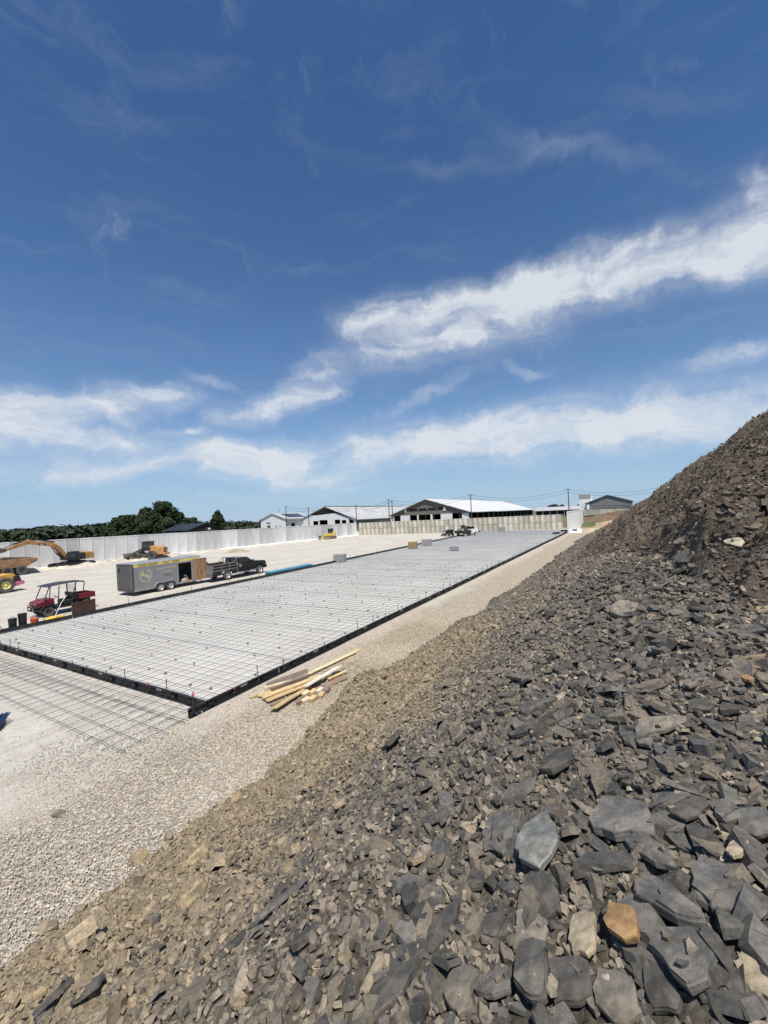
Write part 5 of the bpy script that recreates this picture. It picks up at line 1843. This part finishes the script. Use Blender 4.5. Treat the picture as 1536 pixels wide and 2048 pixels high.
stack(-28.95, 38.8, .3, 'nearest grey block stack outside the left form', 3, 3, 4, .40, .36, .20, CMU)
stack(-27.1, 57.7, .3, 'far grey block stack beside the tan crate', 3, 3, 4, .46, .40, .22, CMU)
stack(-20.1, 50.8, .2, 'low grey block stack sitting on the reinforcing bars', 3, 2, 2, .36, .4, .22, CMU, z=.14, pallet=False)
stack(-24.1, 87.5, .2, 'farthest grey block stack near the end of the slab', 3, 2, 3, .45, .45, .3, CMU, z=.14, pallet=False)
t = thing('wooden_crate', 'tan wooden crate standing alone beyond the left form', 'crate', -27.3, 53.6, .25)
CRW = mat('crate_boards', (.36, .25, .14), .75, 0, .15, 5)
MB().b(-.55, .55, -.5, .5, .06, .98).build('crate_body', CRW, t, bevel=.01)
for k in range(4):
    MB().b(-.57, .57, -.53, -.503, .1 + k * .23, .27 + k * .23).build('slat', CRW, t)
    MB().b(.553, .58, -.5, .5, .1 + k * .23, .27 + k * .23).build('slat', CRW, t)
# bundle of blue bars
t = thing('rebar_bundle', 'bundle of bright blue fibre bars lying outside the left form', 'rebar bundle', -29.95, 29.0)
bm_ = [MB().tube([(0, 0, 0), (rnd.uniform(-.02, .02), 2.9, 0), (0, 5.8, 0)], .034, 6).mesh('bar', BLUE, True) for _ in range(3)]
for k in range(40):
    row = k // 10
    o = obj('bar', bm_[k % 3], t)
    o.location = (-.38 + (k % 10) * .078 + row * .03 + rnd.uniform(-.02, .02), rnd.uniform(-.25, .25), .10 + row * .062)
    o.rotation_euler = (rnd.uniform(-.004, .004), 0, rnd.uniform(-.012, .012))
for y in (.8, 2.9, 5.0):
    MB().b(-.5, .55, y, y + .09, 0, .068).build('bunk', PAL, t)
o = MB()
for k in range(5):
    o.tube([(k * .03, 0, .02 + .018 * (k % 2)), (k * .035, 3.9, .02 + .018 * (k % 2))], .014, 5)
o = o.build('spare_rods', STAKE, None, kind='stuff')
o.location = (-29.55, 24.9, G(0, 25))
o.rotation_euler = (math.atan(SLOPE), 0, .0)
tag(o, 'thin dark rods lying between the blue bundle and the left form', 'rods')
# heap of cut blue ends at the left edge
t = thing('rebar_bundle', 'end of a navy blue bar bundle at the left edge of the yard', 'rebar bundle', -15.5, 4.4, .95)
nm_ = [MB().tube([(0, -1.1, 0), (0, .55, 0)], .016, 6).mesh('bar', m, True) for m in (NAVY, NAVY, mat('mid_navy_fibre', (.03, .075, .17), .5, 0, .3, 8))]
for k in range(90):
    o = obj('bar', nm_[k % 3], t)
    row = k // 15
    o.location = (-.36 + (k % 15) * .05 + row * .012 + rnd.uniform(-.02, .02), rnd.uniform(-.12, .08), .03 + row * .042 + rnd.uniform(0, .02))
    o.rotation_euler = (rnd.uniform(-.03, .03), 0, rnd.uniform(-.12, .12))

BKB = mat('black_plastic', (.014, .014, .015), .4, 0, .2, 6)
LBLW = mat('bucket_label', (.72, .72, .70), .6)
def bucket(x, y, m, h, r, label, lbl):
    t = thing('bucket', label, 'bucket', x, y, rnd.uniform(0, 1))
    MB().lathe([(0, 0), (r * .88, 0), (r, h), (r * 1.05, h), (r * 1.05, h - .05), (r * 1.0, h - .05)], (0, 0, 0), 'z', 18).lathe([(r * 1.06, h - .02), (r * 1.06, h + .03), (0, h + .035)], (0, 0, 0), 'z', 18).build('pail', m, t, True)
    MB().tube([(-r * 1.05, 0, h - .06), (-r * .8, .02, h + .10), (0, .03, h + .17), (r * .8, .02, h + .10), (r * 1.05, 0, h - .06)], .008, 5).build('handle', STAKE, t)
    if lbl:
        pts = [(r * 1.005 * math.cos(a), r * 1.005 * math.sin(a)) for a in [R(-75 + 10 * k) for k in range(13)]]
        vs = [(x_, y_, z_) for z_ in (.06, .24) for x_, y_ in pts]
        MB().add(vs, [(k, k + 1, k + 14, k + 13) for k in range(12)]).build('bucket_label', LBLW, t)


bucket(-29.50, 9.75, BKB, .62, .19, 'lower black drum at the left form corner', False)
bucket(-29.46, 10.18, BKB, .80, .20, 'taller black drum with a white label by the left form', True)
bucket(-29.42, 10.70, mat('orange_plastic', (.70, .11, .03), .4), .42, .19, 'orange bucket between the black drums and the yellow bag', False)
# slack yellow bag
g = np.random.default_rng(2)
def sack(x, y, rz, L_, W_, H_, m, name, label, cat):
    n, k = 26, 14
    vs = []
    for i in range(n + 1):
        t_ = i / n
        e = math.sin(math.pi * min(1, max(0, t_))) ** .45
        for j in range(k):
            a = 2 * math.pi * j / k
            rr = 1 + .16 * math.sin(3 * a + 7 * t_) + .12 * math.sin(11 * t_ + 2 * a)
            vs.append(((W_ / 2) * math.cos(a) * e * rr, (t_ - .5) * L_, H_ / 2 + (H_ / 2) * math.sin(a) * e * rr))
    fs = [(i * k + j, i * k + (j + 1) % k, (i + 1) * k + (j + 1) % k, (i + 1) * k + j) for i in range(n) for j in range(k)]
    o = MB().add(vs, fs).build(name, m, None, True)
    o.location = (x, y, G(x, y) + .0)
    o.rotation_euler = (math.atan(SLOPE), 0, rz)
    return tag(o, label, cat)


sack(-29.62, 11.75, .0, 1.15, .42, .30, mat('yellow_vinyl', (.72, .42, .04), .45, 0, .15, 6), 'vinyl_bag', 'slack yellow vinyl bag lying beside the left form', 'bag')
# steel plate on edge, bull float with its pole, red stand
t = thing('steel_pan', 'rust brown steel pan on edge in front of the utility vehicle', 'steel pan', -30.3, 13.6, .02)
BRN = mat('rust_brown_steel', (.085, .045, .034), .6, .2, .15, 2, dust=.12)
MB().b(-.02, .02, -.62, .62, .03, .78).build('plate', BRN, t)
MB().b(-.09, .13, -.66, .70, 0, .035).build('bottom_flange', BRN, t)
MB().b(-.06, .06, -.66, -.62, .035, .78).build('end_flange', BRN, t)
MB().b(-.06, .06, .62, .66, .035, .78).build('end_flange', BRN, t)
t = thing('bull_float', 'concrete float with a long white pole leaning on the utility vehicle', 'float', -30.0, 11.7)
MB().tube([(.1, .1, .06), (-1.1, 1.0, .75), (-1.55, 1.5, 1.12)], .022, 6).build('pole', mat('pole_white', (.62, .60, .56), .5), t)
MB().box((.1, .1, .03), (.75, .2, .05), (0, 0, .6)).build('float_blade', ALU, t, bevel=.01)
MB().box((-.02, .12, .07), (.16, .1, .06)).build('bracket', STAKE, t)
t = thing('red_stand', 'red tube frame stand at the left edge by the form', 'stand', -29.95, 9.05, .4)
REDM = mat('red_tube', (.45, .04, .035), .5)
for s in (-1, 1):
    MB().tube([(s * .28, -.3, .0), (s * .22, 0, .62), (s * .28, .35, .0)], .022, 6).build('leg', REDM, t)
MB().tube([(-.22, 0, .62), (.22, 0, .62)], .022, 6).build('top_bar', REDM, t)
MB().tube([(-.27, -.2, .2), (.27, -.2, .2)], .016, 6).build('brace', REDM, t)
# leftover forms at the far right corner of the slab
for (x, y, rz, lab, L_) in ((-12.2, 82.0, -.9, 'black form section lying on the bars by the white wall', 3.2), (-12.6, 76.2, -1.1, 'short black form section nearer than the white wall', 1.2)):
    o = MB().prism([(0, 0), (.12, 0), (.12, .03), (.03, .03), (.03, .24), (.12, .24), (.12, .27), (0, .27)], 0, L_, 'y').build('form_section', STEEL)
    o.location = (x, y, G(x, y) + .16)
    o.rotation_euler = (0, 0, rz)
    tag(o, lab, 'concrete form')
o = MB().tube([(0, 0, 0), (.05, 0, .9)], .03, 6).tube([(.045, 0, .8), (.3, 0, .75)], .02, 5).build('survey_stake', mat('orange_paint', (.72, .28, .10), .6))
o.location = (-6.6, 82.5, G(0, 82) + .1)
tag(o, 'thin orange survey stake beyond the end of the heap', 'stake')


# ------------------------------------------------------------------ soft ground shapes in the yard
def mound(name, cx, cy, rx, ry, h, rot, tint, matl, label=None, cat=None, seed=0, n=34, rough=.25):
    u = np.linspace(-1, 1, n)
    U, Vv = np.meshgrid(u, u)
    r_ = np.clip(1 - np.hypot(U, Vv), 0, 1)
    lx, ly = U * rx, Vv * ry
    X = cx + lx * math.cos(rot) - ly * math.sin(rot)
    Y = cy + lx * math.sin(rot) + ly * math.cos(rot)
    Z = ground_z(X, Y) - .03 + h * (r_ ** .9) * (1 + rough * 2.2 * fbm(X * 1.3, Y * 1.3, 4, seed)) + r_ * h * rough * fbm(X * 4, Y * 4, 3, seed + 5)
    idx = np.arange(n * n).reshape(n, n)
    F = np.stack([idx[:-1, :-1], idx[:-1, 1:], idx[1:, 1:], idx[1:, :-1]], -1).reshape(-1, 4)
    o = obj(name, np_mesh(name, np.stack([X, Y, Z], -1).reshape(-1, 3), F, matl, True, np.tile(tint, (n * n, 1))))
    if label:
        tag(o, label, cat)
    else:
        o['kind'] = 'structure'
    return o


SOIL = tinted_stone('loose_soil', .95, 9, .7, .05, .1)
mound('gravel_pile', -57.2, 48.6, 2.2, 1.6, .62, .4, (.40, .33, .23), SOIL, 'small tan gravel pile near the left wall', 'gravel pile', 3)


def windrow():
    """ridge of scraped stone along the toe of the left wall"""
    m, k = 260, 9
    s = np.linspace(14, 84, m)
    V = []
    for j in range(k):
        t_ = j / (k - 1)
        off = 1.0 + 4.2 * t_
        y = s
        x = wall_x(s) + off + .6 * fbm(s * .4, s * 0 + 2, 3, 300)
        h = np.sin(np.pi * t_) ** .8 * (.42 + .55 * fbm(s * .9, s * 0 + j * .2, 4, 301)) * (1 - .75 * sstep(44, 60, s))
        V.append(np.stack([x, y, ground_z(x, y) + np.maximum(h, 0) - .02], -1))
    V = np.stack(V, 1).reshape(-1, 3)
    idx = np.arange(m * k).reshape(m, k)
    F = np.stack([idx[:-1, :-1], idx[1:, :-1], idx[1:, 1:], idx[:-1, 1:]], -1).reshape(-1, 4)
    T = np.tile((.50, .46, .39), (m * k, 1)) * (1 + .25 * fbm(V[:, 0], V[:, 1], 3, 305))[:, None]
    obj('stone_windrow', np_mesh('stone_windrow', V, F, SOIL, False, T), kind='structure')


windrow()
for i, (cx, cy, rx, ry, h, rot, c) in enumerate(((-3.5, 112, 9, 7, 1.2, .2, (.15, .105, .07)), (-7.5, 104, 6, 4, 1.0, .5, (.17, .12, .08)), (2, 125, 12, 9, 1.5, 0, (.16, .115, .075)), (-7.2, 86, 2.2, 6, .5, 0, (.44, .37, .28)), (-4.6, 92, 3.5, 8, .9, -.1, (.38, .29, .20)))):
    mound('dirt_bank', cx, cy, rx, ry, h, rot, c, SOIL, seed=20 + i)

# ------------------------------------------------------------------ slabs that can be told apart on the heap
SLABM = tinted_stone('slate_slabs', .78, 26, .6, .008, .2, dust=.42, strata=90)
TONE = {'s': (.142, .136, .127), 'd': (.094, .089, .082), 'p': (.21, .215, .205), 'b': (.19, .168, .14), 't': (.36, .30, .215), 'o': (.33, .205, .10), 'c': (.30, .24, .155), 'w': (.60, .55, .43)}


def slab_mesh(l1, l2, th, tone, seed, boulder=False):
    """a broken plate: ragged outline, stepped split face, bevelled rim"""
    g = random.Random(seed)
    n = g.randint(7, 11)
    ang = sorted(2 * math.pi * (k + g.uniform(-.36, .36)) / n for k in range(n))
    out = []
    for a in ang:
        c, s = math.cos(a), math.sin(a)
        sq = (abs(c) ** 3.2 + abs(s) ** 3.2) ** (-1 / 3.2)
        r_ = sq * g.uniform(.70, 1.10) * .5
        out.append((c * r_ * l1, s * r_ * l2))
    fine = []                                   # chip each edge
    for k in range(n):
        a, b = out[k], out[(k + 1) % n]
        fine.append(a)
        if math.hypot(a[0] - b[0], a[1] - b[1]) > .25 * min(l1, l2):
            f, w = g.uniform(.35, .65), g.uniform(-.045, .045)
            fine.append((a[0] + (b[0] - a[0]) * f + w * l1 * .9, a[1] + (b[1] - a[1]) * f + w * l2 * .9))
    tx, ty = g.uniform(-.06, .06), g.uniform(-.06, .06)
    rings = [(1.0, -th * .6), (1.015, th * .30), (.985, th * .5)]
    if boulder:
        rings = [(.95, -th * .5), (1.04, th * .05), (.90, th * .5), (.55, th * .85)]
    vs, fs, m = [], [], len(fine)
    for k_, z in rings:
        for (x, y) in fine:
            j = g.uniform(-.012, .012)
            vs.append((x * (k_ + j), y * (k_ + j), z + tx * x + ty * y + (g.uniform(-.10, .10) * th if (boulder or k_ > .99) else 0)))
    for r_ in range(len(rings) - 1):
        for k in range(m):
            fs.append((r_ * m + k, r_ * m + (k + 1) % m, (r_ + 1) * m + (k + 1) % m, (r_ + 1) * m + k))
    fs.append(tuple((len(rings) - 1) * m + k for k in range(m)))
    if not boulder and tone[0] < .145 and g.random() < .7:         # an upper leaf still covering part of the plate
        da = g.uniform(0, 6.28)
        dx, dy = math.cos(da), math.sin(da)
        cut = g.uniform(-.25, .15) * min(l1, l2)
        o0, z0, hgt = len(vs), th * .46, th * g.uniform(.22, .45)
        lf = []
        for (x, y) in fine:
            q_ = x * dx + y * dy
            if q_ > cut:
                lf.append((x * .965, y * .965))
            else:
                e = cut + g.uniform(-.05, .05) * l1
                lf.append(((x + (e - q_) * dx) * .95, (y + (e - q_) * dy) * .95))
        for z, kk in ((z0, 1.0), (z0 + hgt, .985)):
            vs += [(x * kk, y * kk, z + tx * x + ty * y) for x, y in lf]
        for k in range(m):
            fs.append((o0 + k, o0 + (k + 1) % m, o0 + m + (k + 1) % m, o0 + m + k))
        fs.append(tuple(o0 + m + k for k in range(m)))
    me = bpy.data.meshes.new('slate_slab')
    me.from_pydata(vs, [], fs)
    at = me.attributes.new('tint', 'FLOAT_COLOR', 'POINT')
    sh = g.uniform(.85, 1.15)
    at.data.foreach_set('color', [c for _ in vs for c in (*(q * sh for q in tone), 1.0)])
    me.materials.append(SLABM)
    return me


def place(o, x, y, ang, lift, jit, g, sc=1.0):
    z = float(heap(np.array([x]), np.array([y]))[0])
    n = Vector(heap_normal(np.array([x]), np.array([y]), .22)[0])
    n = (n + Vector((g.uniform(-jit, jit), g.uniform(-jit, jit), 0))).normalized()
    u = Vector((math.cos(ang), math.sin(ang), 0))
    u = (u - n * u.dot(n)).normalized()
    v = n.cross(u)
    z = max(z, G(x, y))
    o.matrix_world = Matrix(((u.x, v.x, n.x, x + n.x * lift), (u.y, v.y, n.y, y + n.y * lift), (u.z, v.z, n.z, z + n.z * lift), (0, 0, 0, 1))) @ Matrix.Scale(sc, 4)


SLABS = [
    (-0.14, 2.48, 0.34, 0.43, 0.10, 's', 'largest flat grey slate slab, near the lower right'),
    (-0.50, 2.31, 0.23, 0.43, -0.07, 'p', 'pale blue-grey slate slab left of the largest slab'),
    (-0.75, 2.43, 0.22, 0.35, -0.07, 's', 'rough grey slab left of the pale one'),
    (-0.37, 2.43, 0.11, 0.28, 0.01, 's', None),
    (0.07, 2.51, 0.15, 0.24, 0.03, 's', None),
    (0.16, 2.56, 0.10, 0.26, -0.73, 'd', None),
    (0.30, 2.52, 0.13, 0.16, -0.02, 's', None),
    (0.38, 2.48, 0.15, 0.20, 0.06, 's', None),
    (0.19, 2.39, 0.12, 0.27, 0.16, 'd', None),
    (0.04, 2.63, 0.32, 0.16, 0.23, 's', 'long grey slab lying just above the largest slab'),
    (-0.02, 2.25, 0.14, 0.34, 0.71, 's', None),
    (0.23, 2.09, 0.32, 0.28, -0.97, 's', 'long curved slate slab at the right edge'),
    (0.04, 1.94, 0.16, 0.41, 0.89, 's', 'broad grey slab right of the black hollow'),
    (-0.10, 1.84, 0.19, 0.16, -0.60, 'o', 'rust orange stone among the grey slates'),
    (-0.24, 1.81, 0.13, 0.24, 0.09, 't', 'wedge of pale split stone left of the orange stone'),
    (-0.45, 2.01, 0.14, 0.33, 0.65, 'd', None),
    (-0.61, 1.83, 0.14, 0.17, 0.18, 'd', None),
    (-0.46, 1.83, 0.14, 0.28, 0.15, 'b', None),
    (-0.41, 1.63, 0.14, 0.28, 0.29, 'd', None),
    (-0.28, 1.65, 0.18, 0.25, 0.30, 'd', 'dark square slab strewn with chips, left of the orange stone'),
    (-0.53, 1.60, 0.15, 0.20, 0.07, 's', None),
    (0.08, 1.76, 0.25, 0.22, -0.67, 's', 'wide layered slab below the orange stone on its right'),
    (0.20, 1.73, 0.07, 0.26, 0.27, 'd', 'narrow upright splinter of slate in the lower right'),
    (-0.13, 1.63, 0.15, 0.20, 0.24, 'b', None),
    (0.00, 1.70, 0.12, 0.21, 0.44, 'd', None),
    (0.25, 1.75, 0.08, 0.16, 0.38, 't', None),
    (-0.09, 1.93, 0.09, 0.19, -0.55, 's', None),
    (0.31, 2.30, 0.06, 0.15, -0.42, 't', 'small pale cream stone near the right edge'),
    (-0.80, 2.13, 0.11, 0.17, 0.13, 'd', None),
    (0.28, 1.91, 0.11, 0.07, 0.08, 'd', None),
    (-0.96, 1.55, 0.17, 0.57, -0.16, 'd', 'long dark slate slab at the bottom centre'),
    (-0.85, 1.80, 0.11, 0.34, -0.25, 'd', 'pointed dark slab above the long bottom slab'),
    (-0.81, 2.14, 0.11, 0.17, 0.13, 'd', None),
    (-2.08, 2.06, 0.08, 0.46, -0.50, 's', None),
    (-0.66, 1.55, 0.12, 0.22, -0.06, 'b', None),
    (-1.04, 1.53, 0.05, 0.22, -0.14, 't', 'slim tan stone against the long bottom slab'),
    (-2.46, 3.16, 0.12, 0.16, -0.11, 't', 'small tan stone at mid slope'),
    (-5.64, 5.93, 0.23, 0.37, -0.79, 't', 'tan cobble near the top of the clay foot'),
    (-4.40, 4.69, 0.12, 0.23, -0.34, 't', None),
    (-1.58, 1.69, 0.18, 0.14, 0.93, 'd', None),
    (-2.30, 1.80, 0.08, 0.39, -0.20, 'd', None),
    (-1.24, 2.60, 0.20, 0.13, 0.55, 'd', None),
    (-4.72, 2.02, 0.39, 0.28, 1.52, 't', 'long tan stone with a dark underside at lower left'),
    (-3.21, 1.39, 0.20, 0.17, 0.49, 's', None),
    (-3.64, 1.42, 0.11, 0.39, -0.18, 'd', None),
    (-3.68, 1.34, 0.23, 0.20, 0.01, 's', None),
    (-3.44, 2.29, 0.29, 0.50, -0.00, 'c', 'big clay boulder in the lower left clay'),
    (-4.53, 3.08, 0.29, 0.67, -0.12, 'c', None),
    (-7.15, 3.88, 0.41, 0.47, 1.68, 'c', None),
    (-9.64, 3.80, 0.26, 0.18, 0.69, 'b', None),
    (-6.64, 5.42, 0.32, 0.60, 0.30, 'c', None),
    (-4.13, 1.44, 0.24, 0.15, 0.60, 'c', None),
    (-0.73, 3.55, 0.54, 0.19, 0.59, 'd', 'dark overhanging slate ledge at mid slope'),
    (-0.85, 3.91, 0.27, 0.31, 0.64, 'd', None),
    (-0.43, 4.85, 0.29, 0.20, -0.48, 'd', None),
    (-0.12, 3.26, 0.11, 0.36, 0.19, 'd', None),
    (-0.03, 3.20, 0.10, 0.27, 0.33, 's', None),
    (-0.54, 3.05, 0.23, 0.29, -0.58, 'd', None),
    (-1.31, 6.09, 0.31, 0.15, -0.42, 'd', None),
    (-1.18, 4.74, 0.36, 0.15, -0.51, 's', None),
    (-0.24, 2.80, 0.14, 0.18, -0.61, 's', None),
    (-0.09, 2.74, 0.18, 0.11, -0.67, 'd', None),
    (-0.41, 3.39, 0.15, 0.17, 0.36, 'd', None),
    (-0.29, 3.63, 0.14, 0.18, 1.13, 'd', None),
    (-0.10, 4.57, 0.30, 0.14, -1.30, 'd', None),
    (0.60, 3.80, 0.07, 0.12, 0.23, 'o', 'small orange fragment high on the right of the slope'),
    (-0.69, 4.52, 0.12, 0.17, -0.46, 't', None),
    (0.27, 3.81, 0.09, 0.14, -0.35, 'b', None),
    (0.36, 3.31, 0.29, 0.10, -1.01, 'd', None),
    (0.31, 3.53, 0.16, 0.15, -0.65, 'd', None),
    (1.05, 7.01, 0.22, 0.17, -0.30, 'w', 'cream white rock embedded in the brown dirt ridge'),
    (0.50, 9.14, 0.30, 0.46, -0.71, 'd', 'dark boulder overhanging high on the dirt ridge'),
    (-4.77, 12.39, 0.48, 0.55, -0.90, 'c', 'pale boulder at the foot of the heap beside the gravel'),
    (-4.43, 12.13, 0.25, 0.65, -0.73, 'c', None),
    (-4.72, 11.84, 0.31, 0.41, -1.06, 'c', None),
]
g = random.Random(11)
used = []
for i, (x, y, l1, l2, a, k, lab) in enumerate(SLABS):
    l2 *= .84
    bl = k in 'c' or (lab and ('boulder' in lab or 'cobble' in lab))
    sz = min(l1, l2)
    th = sz * (g.uniform(.45, .6) if bl else g.uniform(.065, .12)) + .010
    if lab and 'long tan' in lab:
        th = sz * .5
    o = obj('slate_slab' if k in 'sdpb' else 'stone', slab_mesh(l1, l2, th, TONE[k], 500 + i, bool(bl)), None if lab else heap_ob)
    place(o, x, y, a, th * (.30 if k == 'w' else .05 if bl else .45) + (0 if bl else .045 if (k in 'otp' and lab) else .016), .12, g, 1.05 if k == 'w' else .7 if bl else 1.0)
    used.append((x, y, max(l1, l2) / 2))
    if lab:
        tag(o, lab, 'slate slab' if k in 'sdpb' else 'stone')
# further slabs, largest where the crown of the heap is strewn with them
protos = []
for i in range(24):
    k = g.choice('ssdddddbbdt' if i < 22 else 'c')
    l1, l2 = g.uniform(.7, 1.3), g.uniform(.5, .9)
    protos.append(slab_mesh(l1, l2, g.uniform(.06, .13), TONE[k], 900 + i))
n_ = 0
while n_ < 235:
    x, y = g.uniform(-2.6, 1.5), 1.2 + 7.5 * g.random() ** 1.2
    crown = max(0, 1 - abs(x + .15) / 1.6)
    if g.random() > .25 + .75 * crown:
        continue
    s = min(.42, max(.07, g.lognormvariate(-1.95, .42))) * (.75 + .12 * y / 3)
    if y < 3.2 and any((x - p) ** 2 + (y - q) ** 2 < (r_ * .8 + s * .42) ** 2 for p, q, r_ in used):
        continue
    o = obj('slate_slab', protos[g.randrange(24)], heap_ob)
    ang = g.gauss(2.2, .5) if g.random() < .6 else g.uniform(0, 6.28)
    place(o, x, y, ang, s * .04 + .010, .30, g, s)
    used.append((x, y, s / 2))
    n_ += 1


# crumbs that fell onto the big plates
pts, nrm = [], []
for o in list(SC.objects):
    if o.name.split('.')[0] in ('slate_slab', 'stone') and o.type == 'MESH':
        M = o.matrix_world
        n = M.to_3x3().col[2].normalized()
        co = [v.co for v in o.data.vertices]
        zt = max(c.z for c in co)
        ex, ey = max(abs(c.x) for c in co), max(abs(c.y) for c in co)
        if ex * M.to_scale().x < .06:
            continue
        for _ in range(g.choice((0, 0, 1, 2, 3, 6))):
            a, r_ = g.uniform(0, 6.28), g.uniform(.2, .72)
            p = M @ Vector((ex * r_ * math.cos(a), ey * r_ * math.sin(a), zt * .93))
            pts.append(tuple(p))
            nrm.append(tuple(n))
P = np.array(pts)
chips(P, np.clip(RNG.lognormal(-3.6, .45, len(P)), .012, .06), slate_tints(len(P), P[:, 0], P[:, 1], np.full(len(P), .3)), 'slate_flakes', CHIP, .12, (1, 2), (.12, .3), 5, .05, nrm=np.array(nrm), parent=heap_ob)
